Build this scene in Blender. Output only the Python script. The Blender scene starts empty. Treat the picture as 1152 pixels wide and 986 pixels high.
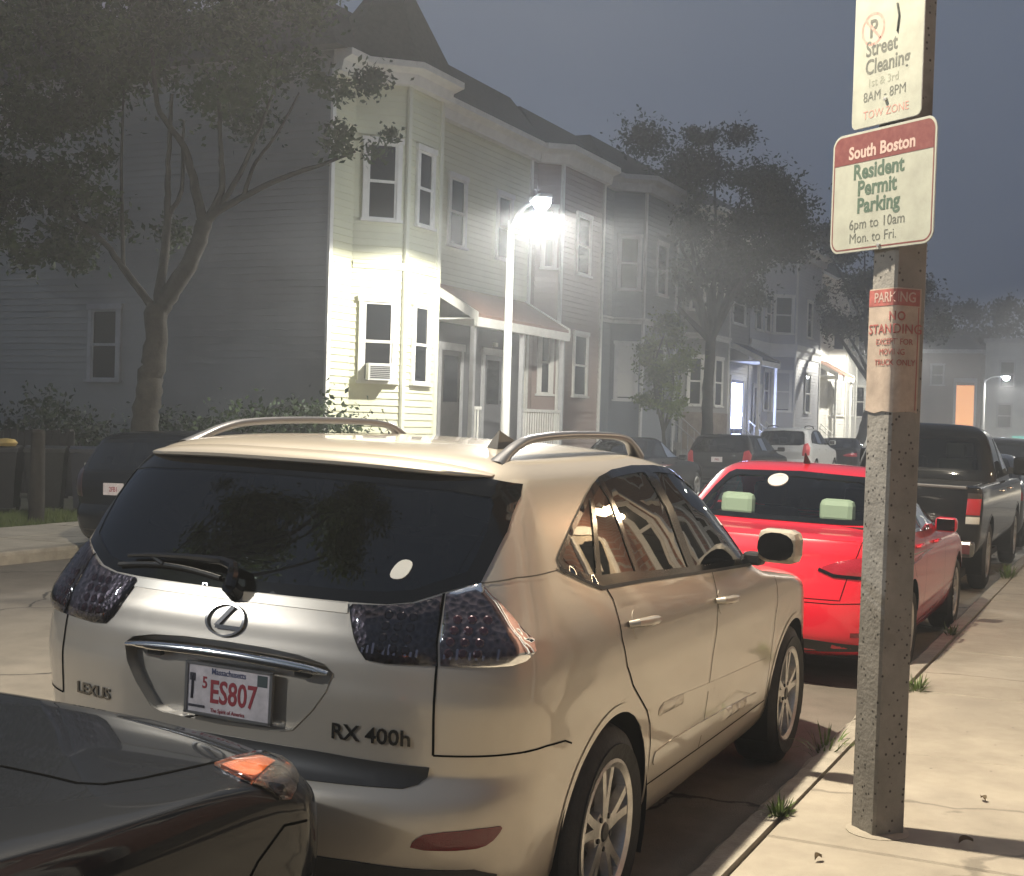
import bpy, bmesh, math, random
import numpy as np
from mathutils import Vector, Matrix
from mathutils.bvhtree import BVHTree
from mathutils.geometry import delaunay_2d_cdt
random.seed(7); RNG = np.random.default_rng(7)
SC = bpy.context.scene
COL = SC.collection
R = math.radians

# ---------------------------------------------------------------- materials
MATS = {}
def mat(name, col=(.5, .5, .5), rough=.6, metal=0., spec=.5, coat=0., coat_rough=.05, bump=0., bump_scale=60., var=0.,
        var_scale=6., col2=None, emit=None, estr=0., trans=0., alpha=1., sheen=0., aniso=None, rvar=0.):
    if name in MATS: return MATS[name]
    m = bpy.data.materials.new(name); m.use_nodes = True
    nt = m.node_tree; N = nt.nodes; L = nt.links
    b = N['Principled BSDF']
    b.inputs['Base Color'].default_value = (*col, 1); b.inputs['Roughness'].default_value = rough
    b.inputs['Metallic'].default_value = metal; b.inputs['Specular IOR Level'].default_value = spec
    b.inputs['Coat Weight'].default_value = coat; b.inputs['Coat Roughness'].default_value = coat_rough
    b.inputs['Transmission Weight'].default_value = trans; b.inputs['Alpha'].default_value = alpha
    if emit is not None:
        b.inputs['Emission Color'].default_value = (*emit, 1); b.inputs['Emission Strength'].default_value = estr
    if var or bump or rvar:
        tc = N.new('ShaderNodeTexCoord')
        if var:
            n = N.new('ShaderNodeTexNoise'); n.inputs['Scale'].default_value = var_scale; n.inputs['Detail'].default_value = 6
            n.inputs['Roughness'].default_value = .65
            L.new(tc.outputs['Object'], n.inputs['Vector'])
            mx = N.new('ShaderNodeMix'); mx.data_type = 'RGBA'
            c2 = col2 if col2 is not None else tuple(min(1, c * (1 + var)) for c in col)
            c1 = col if col2 is not None else tuple(c * (1 - var) for c in col)
            mx.inputs[6].default_value = (*c1, 1); mx.inputs[7].default_value = (*c2, 1)
            rp = N.new('ShaderNodeMapRange'); rp.inputs[1].default_value = .32; rp.inputs[2].default_value = .68
            L.new(n.outputs['Fac'], rp.inputs[0]); L.new(rp.outputs[0], mx.inputs[0]); L.new(mx.outputs[2], b.inputs['Base Color'])
            if rvar:
                rr = N.new('ShaderNodeMapRange'); rr.inputs[3].default_value = rough - rvar; rr.inputs[4].default_value = rough + rvar
                L.new(n.outputs['Fac'], rr.inputs[0]); L.new(rr.outputs[0], b.inputs['Roughness'])
        if bump:
            n2 = N.new('ShaderNodeTexNoise'); n2.inputs['Scale'].default_value = bump_scale; n2.inputs['Detail'].default_value = 4
            L.new(tc.outputs['Object'], n2.inputs['Vector'])
            bp = N.new('ShaderNodeBump'); bp.inputs['Strength'].default_value = bump; bp.inputs['Distance'].default_value = .02
            L.new(n2.outputs['Fac'], bp.inputs['Height']); L.new(bp.outputs[0], b.inputs['Normal'])
    MATS[name] = m
    return m

def glass_mat(name, tint=(.1, .11, .11), rough=.02, refl=1.0, haze=0., ior=1.6):
    """car / house glass: a tinted pane that mirrors by Fresnel and lets some light through"""
    if name in MATS: return MATS[name]
    m = bpy.data.materials.new(name); m.use_nodes = True
    nt = m.node_tree; N = nt.nodes; L = nt.links
    N.remove(N['Principled BSDF']); out = N['Material Output']
    tr = N.new('ShaderNodeBsdfTransparent'); tr.inputs[0].default_value = (*tint, 1)
    gl = N.new('ShaderNodeBsdfGlossy'); gl.inputs['Roughness'].default_value = rough; gl.inputs['Color'].default_value = (refl, refl, refl, 1)
    fr = N.new('ShaderNodeFresnel'); fr.inputs['IOR'].default_value = ior
    mx = N.new('ShaderNodeMixShader')
    L.new(fr.outputs[0], mx.inputs[0]); L.new(tr.outputs[0], mx.inputs[1]); L.new(gl.outputs[0], mx.inputs[2])
    last = mx
    if haze:
        df = N.new('ShaderNodeBsdfDiffuse'); df.inputs[0].default_value = (.5, .5, .5, 1)
        m2 = N.new('ShaderNodeMixShader'); m2.inputs[0].default_value = haze
        L.new(mx.outputs[0], m2.inputs[1]); L.new(df.outputs[0], m2.inputs[2]); last = m2
    L.new(last.outputs[0], out.inputs[0])
    MATS[name] = m
    return m

# ---------------------------------------------------------------- objects
def link(o, parent=None):
    COL.objects.link(o)
    if parent is not None: o.parent = parent
    return o
def thing(name, label, cat, loc=(0, 0, 0), rotz=0., group=None, rot=None):
    o = bpy.data.objects.new(name, None); o.empty_display_size = .2
    o.location = loc; o.rotation_euler = rot if rot is not None else (0, 0, rotz)
    o['label'] = label; o['category'] = cat
    if group: o['group'] = group
    return link(o)
def tag(o, label, cat, group=None):
    o['label'] = label; o['category'] = cat
    if group: o['group'] = group
    return o
def struct(o): o['kind'] = 'structure'; return o
def pts_obj(name, V, F, m, parent=None, smooth=False, label=None, ang=None):
    me = bpy.data.meshes.new(name); me.from_pydata([tuple(map(float, v)) for v in V], [], [tuple(map(int, f)) for f in F]); me.update()
    if smooth:
        me.polygons.foreach_set('use_smooth', [True] * len(me.polygons))
        if ang is not None: me.set_sharp_from_angle(angle=R(ang))
    for mm in (m if isinstance(m, (list, tuple)) else [m]): me.materials.append(mm)
    o = bpy.data.objects.new(name, me)
    if label: o['label'] = label
    return link(o, parent)

class MB:
    """collects boxes, tubes, prisms... into one mesh object"""
    def __init__(s): s.V = []; s.F = []; s.S = []; s.M = []; s.mi = 0
    def add(s, V, F, smooth=False):
        n = len(s.V); s.V += [tuple(map(float, v)) for v in V]; s.F += [tuple(i + n for i in f) for f in F]; s.S += [smooth] * len(F); s.M += [s.mi] * len(F)
        return s
    def box(s, x0, x1, y0, y1, z0, z1, bev=0.):
        x0, x1 = min(x0, x1), max(x0, x1); y0, y1 = min(y0, y1), max(y0, y1); z0, z1 = min(z0, z1), max(z0, z1)
        if bev:
            bm = bmesh.new(); r = bmesh.ops.create_cube(bm, size=1)
            for v in bm.verts: v.co = Vector(((x0 + x1) / 2 + v.co.x * (x1 - x0), (y0 + y1) / 2 + v.co.y * (y1 - y0), (z0 + z1) / 2 + v.co.z * (z1 - z0)))
            bmesh.ops.bevel(bm, geom=list(bm.edges), offset=bev, segments=2, affect='EDGES', profile=.5)
            bm.verts.index_update()
            s.add([v.co[:] for v in bm.verts], [[v.index for v in f.verts] for f in bm.faces]); bm.free(); return s
        V = [(x0, y0, z0), (x1, y0, z0), (x1, y1, z0), (x0, y1, z0), (x0, y0, z1), (x1, y0, z1), (x1, y1, z1), (x0, y1, z1)]
        return s.add(V, [(0, 3, 2, 1), (4, 5, 6, 7), (0, 1, 5, 4), (1, 2, 6, 5), (2, 3, 7, 6), (3, 0, 4, 7)])
    def obox(s, c, ax, ay, az, hx, hy, hz):
        c, ax, ay, az = map(np.array, (c, ax, ay, az)); V = []
        for k in (-1, 1):
            for (i, j) in ((-1, -1), (1, -1), (1, 1), (-1, 1)): V.append(c + ax * hx * i + ay * hy * j + az * hz * k)
        return s.add(V, [(0, 3, 2, 1), (4, 5, 6, 7), (0, 1, 5, 4), (1, 2, 6, 5), (2, 3, 7, 6), (3, 0, 4, 7)])
    def bar(s, p, q, w, h=None, up=(0, 0, 1)):
        p, q = np.array(p, float), np.array(q, float); d = q - p; L = np.linalg.norm(d); d /= L
        u = np.array(up, float); sd = np.cross(d, u)
        if np.linalg.norm(sd) < 1e-4: sd = np.cross(d, (1, 0, 0))
        sd /= np.linalg.norm(sd); u = np.cross(sd, d)
        return s.obox((p + q) / 2, sd, d, u, w / 2, L / 2, (h or w) / 2)
    def tube(s, P, rad, n=10, caps=True):
        P = [np.array(p, float) for p in P]
        rad = [rad] * len(P) if not hasattr(rad, '__len__') else list(rad)
        V = []; F = []; prev = None
        for i, p in enumerate(P):
            d = P[min(i + 1, len(P) - 1)] - P[max(i - 1, 0)]; d = d / (np.linalg.norm(d) + 1e-12)
            if prev is None:
                a = np.cross(d, (0, 0, 1)) if abs(d[2]) < .95 else np.cross(d, (1, 0, 0))
            else: a = prev - d * (prev @ d)
            a = a / np.linalg.norm(a); prev = a; b = np.cross(d, a)
            for k in range(n):
                t = 2 * math.pi * k / n; V.append(p + rad[i] * (a * math.cos(t) + b * math.sin(t)))
        for i in range(len(P) - 1):
            for k in range(n): F.append((i * n + k, i * n + (k + 1) % n, (i + 1) * n + (k + 1) % n, (i + 1) * n + k))
        s.add(V, F, True)
        if caps:
            s.add(V[:n], [tuple(range(n))[::-1]]); s.add(V[-n:], [tuple(range(n))])
        return s
    def lathe(s, prof, c=(0, 0, 0), axis='x', n=32, smooth=True, close=False):
        """prof: (radius, along) pairs"""
        V = []; F = []
        for (r, a) in prof:
            for k in range(n):
                t = 2 * math.pi * k / n; u, v = r * math.cos(t), r * math.sin(t)
                p = (a, u, v) if axis == 'x' else (u, a, v) if axis == 'y' else (u, v, a)
                V.append((p[0] + c[0], p[1] + c[1], p[2] + c[2]))
        m = len(prof)
        for i in range(m - (0 if close else 1)):
            j = (i + 1) % m
            for k in range(n): F.append((i * n + k, i * n + (k + 1) % n, j * n + (k + 1) % n, j * n + k))
        return s.add(V, F, smooth)
    def prism(s, poly, axis, a0, a1):
        """poly 2D extruded along axis ('x': poly=(y,z); 'y': (x,z); 'z': (x,y))"""
        n = len(poly)
        def P(p, a): return (a, p[0], p[1]) if axis == 'x' else (p[0], a, p[1]) if axis == 'y' else (p[0], p[1], a)
        V = [P(p, a0) for p in poly] + [P(p, a1) for p in poly]
        F = [tuple(range(n)), tuple(range(2 * n - 1, n - 1, -1))] + [(i, (i + 1) % n, n + (i + 1) % n, n + i) for i in range(n)]
        return s.add(V, F)
    def build(s, name, m, parent=None, label=None, ang=35, recalc=True):
        me = bpy.data.meshes.new(name); me.from_pydata(s.V, [], s.F); me.update()
        for mm in (m if isinstance(m, (list, tuple)) else [m]): me.materials.append(mm)
        me.polygons.foreach_set('use_smooth', s.S); me.polygons.foreach_set('material_index', s.M)
        if recalc:
            bm = bmesh.new(); bm.from_mesh(me); bmesh.ops.recalc_face_normals(bm, faces=bm.faces); bm.to_mesh(me); bm.free()
        if any(s.S) and ang: me.set_sharp_from_angle(angle=R(ang))
        o = bpy.data.objects.new(name, me)
        if label: o['label'] = label
        return link(o, parent)

def copy_tree(o, parent=None):
    c = o.copy(); link(c)
    if parent is not None:
        c.parent = parent; c.matrix_parent_inverse = o.matrix_parent_inverse
    for ch in list(o.children): copy_tree(ch, c)
    return c

def pchip(xk, yk, x):
    xk, yk, x = np.asarray(xk, float), np.asarray(yk, float), np.asarray(x, float)
    h = np.diff(xk); d = np.diff(yk) / h; m = np.zeros(len(xk))
    m[0], m[-1] = d[0], d[-1]
    for i in range(1, len(xk) - 1):
        if d[i - 1] * d[i] > 0:
            w1, w2 = 2 * h[i] + h[i - 1], h[i] + 2 * h[i - 1]; m[i] = (w1 + w2) / (w1 / d[i - 1] + w2 / d[i])
    i = np.clip(np.searchsorted(xk, x) - 1, 0, len(xk) - 2); t = (x - xk[i]) / h[i]
    return ((1 + 2 * t) * (1 - t) ** 2 * yk[i] + t * (1 - t) ** 2 * h[i] * m[i] + t * t * (3 - 2 * t) * yk[i + 1] + t * t * (t - 1) * h[i] * m[i + 1])

def smooth_poly(P, it=2, closed=True, sharp=()):
    """Chaikin corner cutting; indices in sharp stay corners"""
    P = [np.array(p, float) for p in P]; S = [i in sharp for i in range(len(P))]
    for _ in range(it):
        Q = []; T = []; n = len(P)
        for i in range(n):
            if not closed and i in (0, n - 1): Q.append(P[i]); T.append(True); continue
            if S[i]: Q.append(P[i]); T.append(True); continue
            a, b = P[i - 1], P[(i + 1) % n]
            Q.append(P[i] * .75 + a * .25); T.append(False); Q.append(P[i] * .75 + b * .25); T.append(False)
        P, S = Q, T
    return [tuple(p) for p in P]
def densify(P, step, closed=True):
    P = [np.array(p, float) for p in P]; Q = []; n = len(P)
    for i in range(n if closed else n - 1):
        a, b = P[i], P[(i + 1) % n]; k = max(1, int(math.ceil(np.linalg.norm(b - a) / step)))
        for j in range(k): Q.append(a + (b - a) * j / k)
    if not closed: Q.append(P[-1])
    return Q
def inside(poly, p):
    x, y = p; c = False; n = len(poly); j = n - 1
    for i in range(n):
        xi, yi = poly[i]; xj, yj = poly[j]
        if (yi > y) != (yj > y) and x < (xj - xi) * (y - yi) / (yj - yi) + xi: c = not c
        j = i
    return c
def seg_dist(poly, p, closed=True):
    P = np.asarray(poly, float); Q = np.roll(P, -1, 0)
    if not closed: P, Q = P[:-1], Q[:-1]
    d = Q - P; t = np.clip(((p - P) * d).sum(1) / ((d * d).sum(1) + 1e-12), 0, 1)
    c = P + d * t[:, None]; dd = np.hypot(*(c - p).T); i = int(dd.argmin()); return dd[i], c[i]
def offset_poly(P, d):
    """shift a (mostly convex) outline outward by d"""
    P = np.asarray(P, float); n = len(P); A = .5 * sum(P[i][0] * P[(i + 1) % n][1] - P[(i + 1) % n][0] * P[i][1] for i in range(n))
    Q = []
    for i in range(n):
        e1 = P[i] - P[i - 1]; e2 = P[(i + 1) % n] - P[i]; t = e1 / (np.linalg.norm(e1) + 1e-9) + e2 / (np.linalg.norm(e2) + 1e-9)
        t /= np.linalg.norm(t) + 1e-9; nrm = np.array([t[1], -t[0]]) * (1 if A > 0 else -1); Q.append(tuple(P[i] + nrm * d))
    return Q

# ---------------------------------------------------------------- text
def text_mesh(s, size, extrude=.0008, bold=0., spacing=1.):
    cu = bpy.data.curves.new('t', 'FONT'); cu.body = s; cu.size = size; cu.extrude = extrude; cu.offset = bold
    cu.align_x = 'CENTER'; cu.align_y = 'CENTER'; cu.resolution_u = 3; cu.space_character = spacing
    o = bpy.data.objects.new('t', cu); COL.objects.link(o)
    dg = bpy.context.evaluated_depsgraph_get(); dg.update()
    me = bpy.data.meshes.new_from_object(o.evaluated_get(dg))
    V = [tuple(v.co) for v in me.vertices]; F = [tuple(p.vertices) for p in me.polygons]
    bpy.data.objects.remove(o); bpy.data.curves.remove(cu); bpy.data.meshes.remove(me)
    return V, F
LAMP1, GLOW1, LAMP2, LAMP3 = 3000., 150., 3500., 800.
SKY, HAZE, EXPOSURE = .125, .0055, .28
# ---------------------------------------------------------------- camera
STREET_YAW = .0156                            # the parked car's nose points this much left of the street
def make_camera():
    F, PIT, ROL, YAW = 1500., .0135, .029, .428 + STREET_YAW
    c, s = math.cos(STREET_YAW), math.sin(STREET_YAW)
    X, Y = -4.278, -2.464
    Cw = Vector((-(s * X + c * Y), c * X - s * Y, 1.741))
    fw = Vector((-math.sin(YAW) * math.cos(PIT), math.cos(YAW) * math.cos(PIT), -math.sin(PIT)))
    rt = Vector((math.cos(YAW), math.sin(YAW), 0)); up = rt.cross(fw)
    r2 = math.cos(ROL) * rt + math.sin(ROL) * up; u2 = -math.sin(ROL) * rt + math.cos(ROL) * up
    cd = bpy.data.cameras.new('camera'); cam = bpy.data.objects.new('camera', cd)
    cd.sensor_fit = 'HORIZONTAL'; cd.sensor_width = 36; cd.lens = F / 1152 * 36; cd.clip_end = 2000; cd.clip_start = .05
    M = Matrix((r2, u2, -fw)).transposed().to_4x4(); M.translation = Cw
    cam.matrix_world = M; COL.objects.link(cam); SC.camera = cam
make_camera()
# ---------------------------------------------------------------- shared materials
M_tyre = mat('tyre_rubber', (.018, .018, .018), .75, bump=.2, bump_scale=40, var=.4, var_scale=9)
M_rim = mat('alloy', (.55, .53, .50), .32, metal=.85, var=.25, var_scale=12)
M_brake = mat('brake_iron', (.05, .048, .045), .6, metal=.4)
M_dark = mat('dark_trim', (.012, .012, .013), .45)
M_black_gloss = mat('black_gloss', (.006, .006, .007), .08, spec=.6)
M_rubber = mat('rubber_seal', (.008, .008, .008), .6)
M_chrome = mat('chrome', (.75, .74, .72), .09, metal=1)
M_well = mat('wheel_well', (.006, .006, .006), .9)
M_gap = mat('shut_line', (.004, .004, .004), .9, spec=0.)
# ---------------------------------------------------------------- car bodies: stacked plan outlines, features projected onto the real surface
def ring(W, yr, ar, nr, yf, af, nf, bow=.015, na=36, ns=44, nb=28):
    """right half of the plan outline, from rear centre to front centre, as (x, y)"""
    H = []
    for i in range(na):                       # rear cap
        t = (i / na) ** 1.0 * math.pi / 2
        H.append((W * math.sin(t) ** (2 / nr), yr + ar * (1 - math.cos(t) ** (2 / nr))))
    y0, y1 = yr + ar, yf - af
    for i in range(ns): H.append((W, y0 + (y1 - y0) * i / ns))
    for i in range(nb + 1):
        t = (1 - i / nb) * math.pi / 2
        H.append((W * max(0, math.sin(t)) ** (2 / nf), yf - af * (1 - max(0, math.cos(t)) ** (2 / nf))))
    H = np.array(H); ym = (yr + yf) / 2; Lh = (yf - yr) / 2
    H[:, 0] *= 1 - bow * ((H[:, 1] - ym) / Lh) ** 2
    return H
class Body:
    def __init__(s, keys, dz=.022, tilt=0., bow=.02, y_tilt0=1.3, crease=None, extra_z=(), top_dome=0.):
        """keys rows: z, W, yr, ar, nr, yf, af, nf"""
        K = np.array(keys, float); z = K[:, 0]
        zs = set(np.round(z, 4))
        n = int((z[-1] - z[0]) / dz) + 1
        for q in np.linspace(z[0], z[-1], n):
            if min(abs(q - w) for w in zs) > dz * .45: zs.add(round(float(q), 4))
        # where a slice edge jumps far (bonnet, roof, boot), add slices
        zs = sorted(zs); more = []
        cols = lambda q: [pchip(z, K[:, j], [q])[0] for j in range(1, 8)]
        for a, b in zip(zs, zs[1:]):
            ca, cb = cols(a), cols(b); jump = max(abs(ca[1] - cb[1]), abs(ca[4] - cb[4]), abs(ca[0] - cb[0]))
            k = int(jump / .06)
            more += [a + (b - a) * (i + 1) / (k + 1) for i in range(k)]
        zs = sorted(list(zs) + more)
        V = []; F = []; s.nring = None
        for q in zs:
            c = cols(q); H = ring(*c, bow=bow)
            full = np.concatenate([H, (H[1:-1] * [-1, 1])[::-1]]); s.nring = len(full)
            for (x, y) in full: V.append((x, y, q + tilt * (y_tilt0 - y)))
        n = s.nring; m = len(zs)
        for i in range(m - 1):
            for k in range(n):
                a, b, c2, d = i * n + k, i * n + (k + 1) % n, (i + 1) * n + (k + 1) % n, (i + 1) * n + k
                F.append((a, b, c2, d))
        def cap(base, flip):
            hn = (n + 2) // 2                 # rear centre .. front centre = hn points
            for k in range(hn - 1):
                a, b = base + k, base + k + 1; c2, d = base + (n - k - 1) % n, base + (n - k) % n
                f = [a, b, c2, d]; f = [v for j, v in enumerate(f) if v not in f[:j]]
                if len(f) > 2: F.append(tuple(f[::-1] if flip else f))
        cap(0, True); cap((m - 1) * n, False)
        s.V = V; s.F = F
        s.full = BVHTree.FromPolygons([Vector(v) for v in V], F)
        s.kill = set()
    # projections of the outer skin
    def cast(s, plane, u, v, side=1):
        if plane == 'rear': o, d = Vector((u, -6, v)), Vector((0, 1, 0))
        elif plane == 'front': o, d = Vector((u, 9, v)), Vector((0, -1, 0))
        elif plane == 'side': o, d = Vector((3 * side, u, v)), Vector((-side, 0, 0))
        elif plane == 'top': o, d = Vector((u, v, 4)), Vector((0, 0, -1))
        h = s.full.ray_cast(o, d)
        if h[0] is None:
            h = s.full.find_nearest(o + d * (6 if plane in ('rear', 'front') else 2.2 if plane == 'side' else 2.5))
        n = h[1]
        if n.dot(d) > 0: n = -n
        return h[0], n
    def hole(s, plane, poly, side=1, lim=None):
        """open the skin inside an outline; rim vertices snap to the outline"""
        P = np.array(poly, float); lo, hi = P.min(0) - .08, P.max(0) + .08
        ax = (0, 2) if plane in ('rear', 'front') else (1, 2) if plane == 'side' else (0, 1)
        def ok(v):
            if not (lo[0] < v[ax[0]] < hi[0] and lo[1] < v[ax[1]] < hi[1]): return False
            if plane == 'rear': return v[1] < (lim if lim is not None else .6)
            if plane == 'front': return v[1] > (lim if lim is not None else 1.)
            if plane == 'side': return v[0] * side > .35
            return True
        dead = []
        for i, f in enumerate(s.F):
            if i in s.kill: continue
            vs = [s.V[j] for j in f]
            if not all(ok(v) for v in vs): continue
            c = np.mean(vs, 0)
            if inside(poly, (c[ax[0]], c[ax[1]])): dead.append(i)
        s.kill |= set(dead)
        use = {}
        for i in dead:
            for j in s.F[i]: use[j] = use.get(j, 0) + 1
        alive = set()
        for i, f in enumerate(s.F):
            if i not in s.kill: alive |= set(f)
        for j in use:
            if j in alive:
                v = s.V[j]; d, c = seg_dist(P, (v[ax[0]], v[ax[1]]))
                if d < .06:
                    h, n = s.cast(plane, c[0], c[1], side); s.V[j] = tuple(h)
        return s
    def build(s, name, m, parent, ang=28):
        F = [f for i, f in enumerate(s.F) if i not in s.kill]
        return pts_obj(name, s.V, F, m, parent, True, ang=ang)
    def patch(s, name, plane, poly, m, parent, off=.004, side=1, step=.05, skirt=.012, bev=0., smooth_n=True, hole=None, label=None, mirror=False):
        """a panel (window, lens, badge plate...) lying on the skin inside an outline"""
        out = densify(poly, step * .6); n = len(out)
        P = np.array(out); lo, hi = P.min(0), P.max(0); inner = []
        x = lo[0] + step * .5
        loops = [list(range(n))]
        hp = []
        if hole is not None:
            hp = densify(hole, step * .6)
        while x < hi[0]:
            y = lo[1] + step * .5
            while y < hi[1]:
                if inside(out, (x, y)) and seg_dist(P, (x, y))[0] > step * .35 and (not len(hp) or (not inside(hp, (x, y)) and seg_dist(hp, (x, y))[0] > step * .35)): inner.append((x, y))
                y += step
            x += step
        allp = [Vector(p) for p in out] + [Vector(p) for p in hp] + [Vector(p) for p in inner]
        ed = [(i, (i + 1) % n) for i in range(n)] + [(n + i, n + (i + 1) % len(hp)) for i in range(len(hp))]
        v2, e2, f2, *_ = delaunay_2d_cdt(allp, ed, [], 0, 1e-6)
        F = []
        for f in f2:
            c = sum((v2[i] for i in f), Vector((0, 0))) / len(f)
            if inside(out, c) and not (len(hp) and inside(hp, c)): F.append(tuple(f))
        V = []; 
        for p in v2:
            h, nn = s.cast(plane, p.x, p.y, side)
            d = seg_dist(P, (p.x, p.y))[0]
            if len(hp): d = min(d, seg_dist(hp, (p.x, p.y))[0])
            o = off
            if bev: o = off + bev * (1 - max(0, 1 - d / (bev * 2)) ** 2) 
            V.append(h + nn * o)
        # skirt
        cnt = {}
        for f in F:
            for a, b in zip(f, f[1:] + f[:1]): cnt[(a, b)] = cnt.get((a, b), 0) + 1
        bd = [(a, b) for (a, b) in cnt if (b, a) not in cnt]
        low = {}
        if skirt:
            for a, b in bd:
                for q in (a, b):
                    if q not in low:
                        h, nn = s.cast(plane, v2[q].x, v2[q].y, side); low[q] = len(V); V.append(V[q] - nn * (skirt + off))
            for a, b in bd: F.append((b, a, low[a], low[b]))
        # orient outward
        ctr = s.cast(plane, float(P[:, 0].mean()), float(P[:, 1].mean()), side)[1]
        f = F[0]; nrm = (Vector(V[f[1]]) - Vector(V[f[0]])).cross(Vector(V[f[2]]) - Vector(V[f[0]]))
        if nrm.dot(ctr) < 0: F = [g[::-1] for g in F]
        if mirror: V = [(-v[0], v[1], v[2]) for v in V]; F = [g[::-1] for g in F]
        return pts_obj(name, V, F, m, parent, True, ang=40, label=label)
    def strip(s, plane, line, w, side=1, off=.0015, step=.03, closed=False):
        """V, F of a thin ribbon along a line on the skin (shut lines, trims)"""
        L = densify(line, step, closed); V = []; F = []; n = len(L)
        for i, p in enumerate(L):
            a = L[(i + 1) % n] if (closed or i < n - 1) else p; b = L[i - 1] if (closed or i > 0) else p
            t = np.array(a) - np.array(b); t = t / (np.linalg.norm(t) + 1e-9); q = np.array([-t[1], t[0]])
            for k in (-1, 1):
                u = np.array(p) + q * w / 2 * k; h, nn = s.cast(plane, u[0], u[1], side); V.append(h + nn * off)
        for i in range(n if closed else n - 1):
            j = (i + 1) % n; f = (2 * i, 2 * i + 1, 2 * j + 1, 2 * j); F.append(f)
        if F:
            f = F[len(F) // 2]; nn = s.cast(plane, *map(float, L[len(L) // 2]), side)[1]
            if (V[f[1]] - V[f[0]]).cross(V[f[2]] - V[f[0]]).dot(nn) < 0: F = [g[::-1] for g in F]
        return V, F
    def lines(s, name, items, m, parent):
        for it in items:
            v, f = s.strip(*it[:3], **(it[3] if len(it) > 3 else {})); o = pts_obj(name, v, f, m, parent, True)
        return o
    def place_text(s, plane, txt, u, v, size, rot=0., side=1, off=.004, bold=.0, flip=False, depth=.003, sx=1., slant=0.):
        V, F = text_mesh(txt, size, depth, bold); out = []
        cs, sn = math.cos(rot), math.sin(rot)
        for (x, y, z) in V:
            x *= sx; x += slant * y
            uu = u + (x * cs - y * sn) * (-1 if flip else 1); vv = v + x * sn + y * cs
            h, n = s.cast(plane, uu, vv, side); out.append(h + n * (off + z))
        return out, (F if not flip else [f[::-1] for f in F])

def circle(c, r, n=48, a0=0, a1=360): return [(c[0] + r * math.cos(R(a0 + (a1 - a0) * i / n)), c[1] + r * math.sin(R(a0 + (a1 - a0) * i / n))) for i in range(n)]

def make_wheel(parent, x, y, z, rad, w, side, spokes=5, twin=True, rim_r=None, m_rim=None, m_tyre=None, detail=True, steer=0.):
    """wheel part with tyre, rim and hub cap as sub-parts; x = outer face"""
    rr = rim_r or rad * .64
    e = bpy.data.objects.new('wheel', None); e.empty_display_size = .1; e.location = (x, y, z); e.rotation_euler = (0, 0, (0 if side > 0 else math.pi) + steer); link(e, parent)
    t = MB(); sh = w * .12
    t.lathe([(rr - .015, -w + .02), (rr + .02, -w), (rad - .06, -w - .005), (rad - .015, -w + .02), (rad, -w + .05), (rad, -.05), (rad - .015, -.02), (rad - .06, .004), ((rad + rr) / 2, .010), (rr + .02, -.002), (rr - .015, -.015)], n=56 if detail else 28)
    if detail:
        for gx in (-.25, -.5, -.75):
            t.lathe([(rad + .001, w * gx - .006), (rad + .001, w * gx + .006)], n=56)
    t.build('tyre', m_tyre or M_tyre, e, ang=50)
    r = MB()
    r.lathe([(rr + .004, -.012), (rr + .008, -.004), (rr - .004, .0), (rr - .022, -.012), (rr - .03, -.05), (rr - .035, -w + .03)], n=48 if detail else 24)
    hub_d = -.030
    if detail:
        for i in range(spokes):
            a = 2 * math.pi * i / spokes + .3
            subs = (-.14, .14) if twin else (0,)
            for sa in subs:
                p = []
                a_in, a_out = a + sa * .75, a + sa * 1.35
                ri, ro = .05, rr - .016
                wi, wo = (.022, .016) if twin else (.038, .028)
                for (q, ang, hw, dx) in ((ri, a_in, wi, hub_d + .012), ((ri + ro) / 2, (a_in + a_out) / 2, (wi + wo) / 2, hub_d + .014), (ro, a_out, wo * 1.25, -.014)):
                    c = np.array([0, q * math.cos(ang), q * math.sin(ang)]); tv = np.array([0, -math.sin(ang), math.cos(ang)])
                    p.append([c - tv * hw + (dx - .03, 0, 0), c - tv * hw * .8 + (dx, 0, 0), c + tv * hw * .8 + (dx, 0, 0), c + tv * hw + (dx - .03, 0, 0)])
                V = [v for q in p for v in q]; F = []
                for k in range(2):
                    for j in range(3): F.append((k * 4 + j, k * 4 + j + 1, k * 4 + 4 + j + 1, k * 4 + 4 + j))
                r.add(V, F)
        r.lathe([(.001, hub_d + .012), (.055, hub_d + .012), (.075, hub_d + .004), (.082, hub_d - .03)], n=24)
    else:
        for i in range(spokes):
            a = 2 * math.pi * i / spokes + .3; tv = np.array([0, -math.sin(a), math.cos(a)])
            r.bar((-.03, .03 * math.cos(a), .03 * math.sin(a)), (-.016, (rr - .01) * math.cos(a), (rr - .01) * math.sin(a)), .07 * rr / .22, .02, up=(1, 0, 0))
        r.lathe([(.001, -.02), (.05, -.02), (.07, -.05)], n=12)
    r.build('rim', m_rim or M_rim, e, ang=40)
    b = MB(); b.lathe([(.001, -.10), (rr - .04, -.10)], n=24)
    b.lathe([(.001, -.075), (rr * .66, -.075), (rr * .66, -.095)], n=24)
    b.build('brake_disc', M_brake, e)
    if detail:
        h = MB(); h.lathe([(.001, hub_d + .019), (.028, hub_d + .018), (.034, hub_d + .012)], n=20)
        for i in range(5):
            a = 2 * math.pi * i / 5 + .3 + math.pi / 5; c = (0, .058 * math.cos(a), .058 * math.sin(a))
            h.lathe([(.001, hub_d + .0155), (.009, hub_d + .0155), (.0105, hub_d + .008)], c=c, n=8)
        h.build('hub_cap', M_dark, e)
    return e
def wheel_arch(B, y, z, r, side): B.hole('side', circle((y, z), r, 64), side)
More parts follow.
